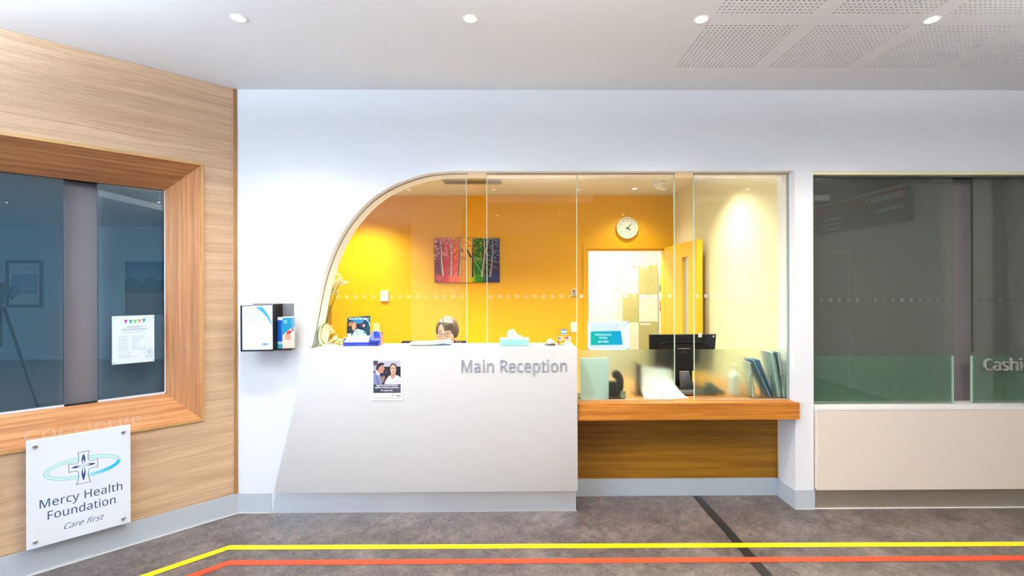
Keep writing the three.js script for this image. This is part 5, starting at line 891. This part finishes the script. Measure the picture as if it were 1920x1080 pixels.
  const paintHead = (g) => { const p = g.attributes.position, c = new Float32Array(p.count * 3); for (let i = 0; i < p.count; i++) { q.fromBufferAttribute(p, i).applyMatrix4(HI); let k = [0.72, 0.45, 0.33]; const lip = Math.hypot(q.x / 0.025, (q.y + 0.063) / 0.011); if (q.z > 0.07 && lip < 1) k = [0.56, 0.22, 0.2]; const blush = Math.hypot((Math.abs(q.x) - 0.042) / 0.022, (q.y + 0.028) / 0.02); if (q.z > 0.03 && blush < 1) k = mix3(k, [0.74, 0.38, 0.29], 0.5 * (1 - blush)); c.set(k, i * 3); } g.setAttribute('color', new THREE.BufferAttribute(c, 3)); };
  paintHead(upper); paintHead(lower);
  const body = mergeGeometries([upper, lower]); part('body', body, new THREE.MeshPhysicalMaterial({ vertexColors: true, roughness: 0.55 }), t);
  // clothes
  part('jacket', isoMesh((x, y, z) => { let d = smin(torso(x, y, z, 0.013), arms(x, y, z, 0.011), 0.04); d = smin(d, cap(x, y, z, [0, 1.05, -0.09], [0, 1.105, -0.075], 0.07, 0.07), 0.04); d = Math.max(d, -cap(x, y, z, [0, 1.05, -0.06], [0, 1.2, -0.0], 0.054, 0.064)); d = Math.max(d, y - 1.12 - 0.25 * Math.max(0, -z - 0.06)); d = Math.max(d, z - 0.155 + (y < 0.8 ? 0 : 0)); return Math.max(d, 0.55 - y); }, [-0.32, 0.5, -0.46], [0.32, 1.2, 0.2], 0.0095), mat([0.022, 0.02, 0.03], 0.85), t, 'dark jacket');
  part('trousers', isoMesh((x, y, z) => Math.max(smin(legs(x, y, z, 0.01), ell(x, y, z, [0, 0.55, -0.29], [0.175, 0.12, 0.14]), 0.05), y - 0.63, 0.075 - y), [-0.3, 0.05, -0.46], [0.3, 0.68, 0.3], 0.012), mat([0.03, 0.03, 0.035], 0.85), t);
  part('shoes', isoMesh((x, y, z) => Math.max(legs(x, y, z, 0.008), y - 0.09, 0.002 - y), [-0.2, -0.01, 0.0], [0.2, 0.12, 0.3], 0.009), M.black, t);
  const scarf = part('scarf', [tube([[-0.075, 1.085, -0.06], [-0.06, 1.06, 0.0], [-0.01, 1.03, 0.03], [0.055, 1.075, 0.005], [0.092, 1.104, -0.05], [0.115, 1.085, -0.085]], 0.013, 40, 10)], mat([0.16, 0.02, 0.018], 0.9), t, 'dark red patterned scarf');
  part('dots', [[0.094, 1.112, -0.04], [0.112, 1.095, -0.068], [0.074, 1.102, -0.012], [-0.07, 1.095, -0.04], [-0.06, 1.075, 0.0]].map((c) => sph(0.008, ...c, 8)), mat([0.03, 0.025, 0.04], 0.9), scarf);
  // hair: a swept bob, split into strands by ridges
  const sn = noiseField(46, 6, 61), sn2 = noiseField(90, 10, 62);
  const strandAt = (x, y, z) => { const a = Math.atan2(x + 0.03 - 0.2 * (0.12 - y) * 0.3, z + 0.02) / (2 * Math.PI) + 0.5; return [a, Math.max(0, Math.min(0.99, (0.16 - y) / 0.3))]; };
  const hairF = (x, y, z) => {
    let d = ell(x, y, z, [0.004, 0.036, -0.018], [0.089, 0.094, 0.106]);
    d = smin(d, ell(x, y, z, [0.064, 0.0, -0.016], [0.026, 0.05, 0.052]), 0.03); d = smin(d, ell(x, y, z, [-0.062, 0.006, -0.02], [0.024, 0.045, 0.05]), 0.03);
    d = smin(d, ell(x, y, z, [0.02, 0.075, 0.055], [0.06, 0.032, 0.04]), 0.03);
    const [a, v] = strandAt(x, y, z); d -= 0.0055 * (sn(a, v) - 0.5) + 0.003 * (sn2(a, v) - 0.5);
    const face = smin(ell(x, y, z, [-0.03, 0.022, 0.112], [0.036, 0.078, 0.085]), ell(x, y, z, [0.0, -0.045, 0.11], [0.074, 0.066, 0.11]), 0.02);
    const browR = ell(x, y, z, [0.036, -0.002, 0.115], [0.042, 0.036, 0.085]);
    d = smax(d, -smin(face, browR, 0.012), 0.006);
    return Math.max(d, -0.05 - y - 0.25 * Math.max(0, -z));
  };
  const hair = isoMesh(inHead(hairF), [-0.14, 1.06, -0.18], [0.14, 1.36, 0.15], 0.0032);
  { const p = hair.attributes.position, c = new Float32Array(p.count * 3); for (let i = 0; i < p.count; i++) { q.fromBufferAttribute(p, i).applyMatrix4(HI); const [a, v] = strandAt(q.x, q.y, q.z); const s = sn(a, v) * 0.6 + sn2(a, v) * 0.4; const light = Math.max(0, Math.min(1, (s - 0.5) * 3.0)) * Math.max(0.1, Math.min(1, (q.y + 0.03) * 9)); c.set(mix3([0.055, 0.033, 0.019], [0.34, 0.23, 0.12], light), i * 3); } hair.setAttribute('color', new THREE.BufferAttribute(c, 3)); }
  part('hair', hair, new THREE.MeshPhysicalMaterial({ vertexColors: true, roughness: 0.45 }), t, 'short brown bob with blonde streaks');
  const onHead = (g) => g.applyMatrix4(HM);
  for (const s of [-1, 1]) {
    const e = part('eye', onHead(sph(0.0115, s * 0.031, 0.004, 0.0725, 16)), mat([0.8, 0.78, 0.75], 0.2), t);
    part('iris', onHead(new THREE.SphereGeometry(0.0052, 12, 8).scale(1, 1, 0.35).translate(s * 0.031 - 0.001, 0.0005, 0.0832)), mat([0.07, 0.075, 0.07], 0.2), e);
    part('eyelid', onHead(new THREE.SphereGeometry(0.0126, 16, 8, 0, Math.PI * 2, 0, Math.PI * 0.47).rotateX(0.5).translate(s * 0.031, 0.0045, 0.0722)), mat([0.62, 0.36, 0.27], 0.6), e);
    part('eyebrow', onHead(tube([[s * 0.014, 0.029, 0.088], [s * 0.03, 0.034, 0.083], [s * 0.047, 0.029, 0.068]], 0.0026, 12, 6)), mat([0.12, 0.07, 0.045], 0.8), t);
  }
  const gl = thing('eyeglasses', 'dark narrow-framed glasses worn by the receptionist', 'glasses', [-0.497, 0, -0.60]);
  const rim = (s) => tube(Array.from({ length: 17 }, (_, k) => { const a = k / 16 * Math.PI * 2, c = Math.cos(a), n = Math.sin(a); return [s * 0.032 + 0.0235 * Math.sign(c) * Math.pow(Math.abs(c), 0.6), 0.001 + 0.0145 * Math.sign(n) * Math.pow(Math.abs(n), 0.65), 0.103 - 0.35 * Math.abs(s * 0.032 + 0.0235 * c) * 0.3]; }), 0.0014, 48, 6);
  for (const s of [-1, 1]) { part('rim', onHead(rim(s)), mat([0.05, 0.015, 0.02], 0.3), gl); part('lens', onHead(new THREE.CircleGeometry(0.0215, 24).scale(1.06, 0.66, 1).rotateY(s * 0.1).translate(s * 0.032, 0.001, 0.0995)), M.acrylic, gl); part('temple', onHead(rod([s * 0.057, 0.008, 0.097], [s * 0.082, 0.008, -0.005], 0.0014, 6)), mat([0.05, 0.015, 0.02], 0.3), gl); }
  part('bridge', onHead(tube([[-0.0085, 0.006, 0.102], [0, 0.008, 0.105], [0.0085, 0.006, 0.102]], 0.0014, 8, 6)), mat([0.05, 0.015, 0.02], 0.3), gl);
}
{ // staff chair and desk
  const t = thing('office_chair', 'black office chair with wide low backrest behind the counter', 'chair', [-0.667, 0, -0.92]);
  part('backrest', rbox(0.6, 0.5, 0.05, 0, 0.832, -0.13, 0.02, 3), M.blackSoft, t); part('seat', rbox(0.54, 0.07, 0.46, 0.06, 0.395, 0.06, 0.025, 3), M.blackSoft, t); part('back_bar', rod([0, 0.36, -0.12], [0, 0.7, -0.165], 0.02), M.black, t); part('column', cyl(0.03, 0.035, 0.28, 0.03, 0.22, 0.02), M.black, t);
  for (let k = 0; k < 5; k++) { const a = k * Math.PI * 0.4; part('foot', rod([0.03, 0.1, 0.02], [0.03 + 0.27 * Math.cos(a), 0.06, 0.02 + 0.27 * Math.sin(a)], 0.018), M.black, t); part('caster', cyl(0.028, 0.028, 0.03, 0, 0, 0, 16).rotateZ(Math.PI / 2).translate(0.03 + 0.27 * Math.cos(a), 0.03, 0.02 + 0.27 * Math.sin(a)), M.black, t); }
  const d = thing('staff_desk', 'timber staff desk hidden behind the tall reception counter', 'desk');
  part('desktop', metre(merge([rspan(-2.2, 0.47, 0.702, 0.732, -0.78, -0.30, 0.002)]), 'x', 0.5), M.desk, d); for (const x of [-2.17, -1.1, 0.43]) part('panel_leg', span(x - 0.012, x + 0.012, 0, 0.702, -0.74, -0.32), M.white, d);
}

// ---------------------------------------------------------------- hall behind the viewpoint, seen mirrored in the dark glass
{ // camera on its tripod
  const t = thing('camera_tripod', 'black camera on a tripod, mirrored in the concierge window', 'camera', [0, 0, 3.53]);
  part('camera_body', [rspan(-0.075, 0.075, 1.50, 1.61, 0.0, 0.06, 0.012), rspan(-0.03, 0.03, 1.60, 1.64, 0.01, 0.055, 0.01)], M.black, t);
  part('lens', cyl(0.036, 0.04, 0.085, 0, 0, 0, 28).rotateX(Math.PI / 2).translate(0, 1.555, -0.035), M.black, t);
  part('flash_arm', [rod([0.075, 1.56, 0.03], [0.14, 1.44, 0.03], 0.012), rod([0.11, 1.47, 0.03], [0.24, 1.55, 0.02], 0.024)], M.black, t);
  part('head', [cyl(0.028, 0.032, 0.1, 0, 1.44, 0.03), rspan(-0.045, 0.045, 1.48, 1.50, -0.01, 0.07, 0.004), rod([0, 1.44, 0.05], [0.05, 1.3, 0.22], 0.009)], M.black, t);
  part('column', cyl(0.016, 0.016, 0.5, 0, 1.15, 0.03), M.black, t);
  for (const [dx, dz] of [[0.42, -0.05], [-0.38, -0.1], [-0.03, 0.45]]) { const l = part('leg', [rod([dx * 0.08, 1.36, 0.03 + dz * 0.08], [dx * 0.5, 0.75, 0.03 + dz * 0.5], 0.017), rod([dx * 0.48, 0.78, 0.03 + dz * 0.48], [dx, 0.03, 0.03 + dz], 0.012)], M.black, t); part('rubber_foot', sph(0.018, dx, 0.018, 0.03 + dz, 10), M.black, l); }
}
{
  const f = thing('framed_notice', 'dark framed notice with blue panel, mirrored in the concierge glass', 'picture frame', [XR - 0.02, 1.68, 8.43], -Math.PI / 2);
  const tx = canvasTex(256, 340, (g, W, Hh) => { g.fillStyle = '#dfe6ea'; g.fillRect(0, 0, W, Hh); g.fillStyle = '#7fb2dc'; g.fillRect(20, 90, 216, 160); fillLines(g, 90, 30, 80, 2, 14, '#7b8790', 6); fillLines(g, 40, 120, 180, 6, 18, '#cfe2f2', 6); });
  part('frame', [span(-0.4, 0.4, 0.46, 0.52, -0.015, 0.02), span(-0.4, 0.4, -0.52, -0.46, -0.015, 0.02), span(-0.4, -0.34, -0.46, 0.46, -0.015, 0.02), span(0.34, 0.4, -0.46, 0.46, -0.015, 0.02)], M.blackSoft, f); part('print', new THREE.PlaneGeometry(0.68, 0.92), paper(tx, 0.6), f);
  const p = thing('landscape_picture', 'landscape picture of dusk hills, mirrored in the concierge glass', 'picture', [XR - 0.02, 1.58, 5.75], -Math.PI / 2);
  const t2 = canvasTex(256, 320, (g, W, Hh) => { const q = g.createLinearGradient(0, 0, 0, 130); q.addColorStop(0, '#2f5f9a'); q.addColorStop(1, '#7a9cc0'); g.fillStyle = q; g.fillRect(0, 0, W, Hh); g.fillStyle = '#274a6e'; g.beginPath(); g.moveTo(0, 120); for (let x = 0; x <= W; x += 8) g.lineTo(x, 105 + 14 * Math.sin(x * 0.05) + 8 * Math.sin(x * 0.13)); g.lineTo(W, 320); g.lineTo(0, 320); g.fill(); g.fillStyle = '#3a4a3a'; for (let i = 0; i < 26; i++) { g.beginPath(); g.ellipse(rnd() * W, 165 + rnd() * 20, 16, 22, 0, 0, 6.3); g.fill(); } g.fillStyle = '#8a8068'; g.fillRect(0, 190, W, 130); });
  part('panel', span(-0.47, 0.47, -0.59, 0.59, -0.018, 0.008), M.grey, p); part('print', new THREE.PlaneGeometry(0.94, 1.18).translate(0, 0, 0.0085), paper(t2, 0.6), p);
  const s = thing('direction_sign', 'dark hanging sign with red EMERGENCY strip, mirrored in the cashier window', 'sign', [XR - 0.06, 2.655, 3.81], -Math.PI / 2);
  const t3 = canvasTex(1024, 230, (g, W, Hh) => { g.fillStyle = '#2c3640'; g.fillRect(0, 0, W, Hh); g.fillStyle = '#9c2b2e'; g.fillRect(0, 0, W, 82); g.fillStyle = '#f0f2f4'; g.font = 'bold 58px sans-serif'; g.fillText('EMERGENCY', 34, 62); g.font = '36px sans-serif'; fillLines(g, 40, 120, 250, 1, 30, '#c8ced4', 20, 0.1); fillLines(g, 640, 110, 270, 3, 40, '#b8c0c8', 18, 0.3);
    for (const y of [42, 120, 165, 208]) { g.fillStyle = '#f0f2f4'; g.fillRect(950, y - 3, 34, 6); g.beginPath(); g.moveTo(984, y - 12); g.lineTo(1002, y); g.lineTo(984, y + 12); g.fill(); } });
  part('panel', span(-1.02, 1.02, -0.225, 0.225, -0.03, 0.03), M.grey, s); part('print', new THREE.PlaneGeometry(2.03, 0.445).translate(0, 0, 0.0305), paper(t3, 0.5), s);
  const d = new THREE.Group(); d.name = 'door_hall'; d.userData.kind = 'structure'; d.position.set(XR, 0, 4.42); d.rotation.y = -Math.PI / 2; scene.add(d);
  part('leaf', rspan(-0.45, 0.45, 0.01, 2.08, 0.002, 0.03, 0.003), mat([0.46, 0.44, 0.38], 0.5), d); part('frame', [span(-0.51, -0.45, 0, 2.14, 0.001, 0.04), span(0.45, 0.51, 0, 2.14, 0.001, 0.04), span(-0.45, 0.45, 2.08, 2.14, 0.001, 0.04)], mat([0.6, 0.57, 0.5], 0.5), d); part('handle', rod([-0.38, 1.02, 0.07], [-0.26, 1.02, 0.07], 0.01), M.steel, d);
  struct('trim_side_column', span(XR - 0.14, XR, 0, 2.945, 1.62, 2.0), mat([0.7, 0.63, 0.52], 0.7));
}

renderer.render(scene, camera);
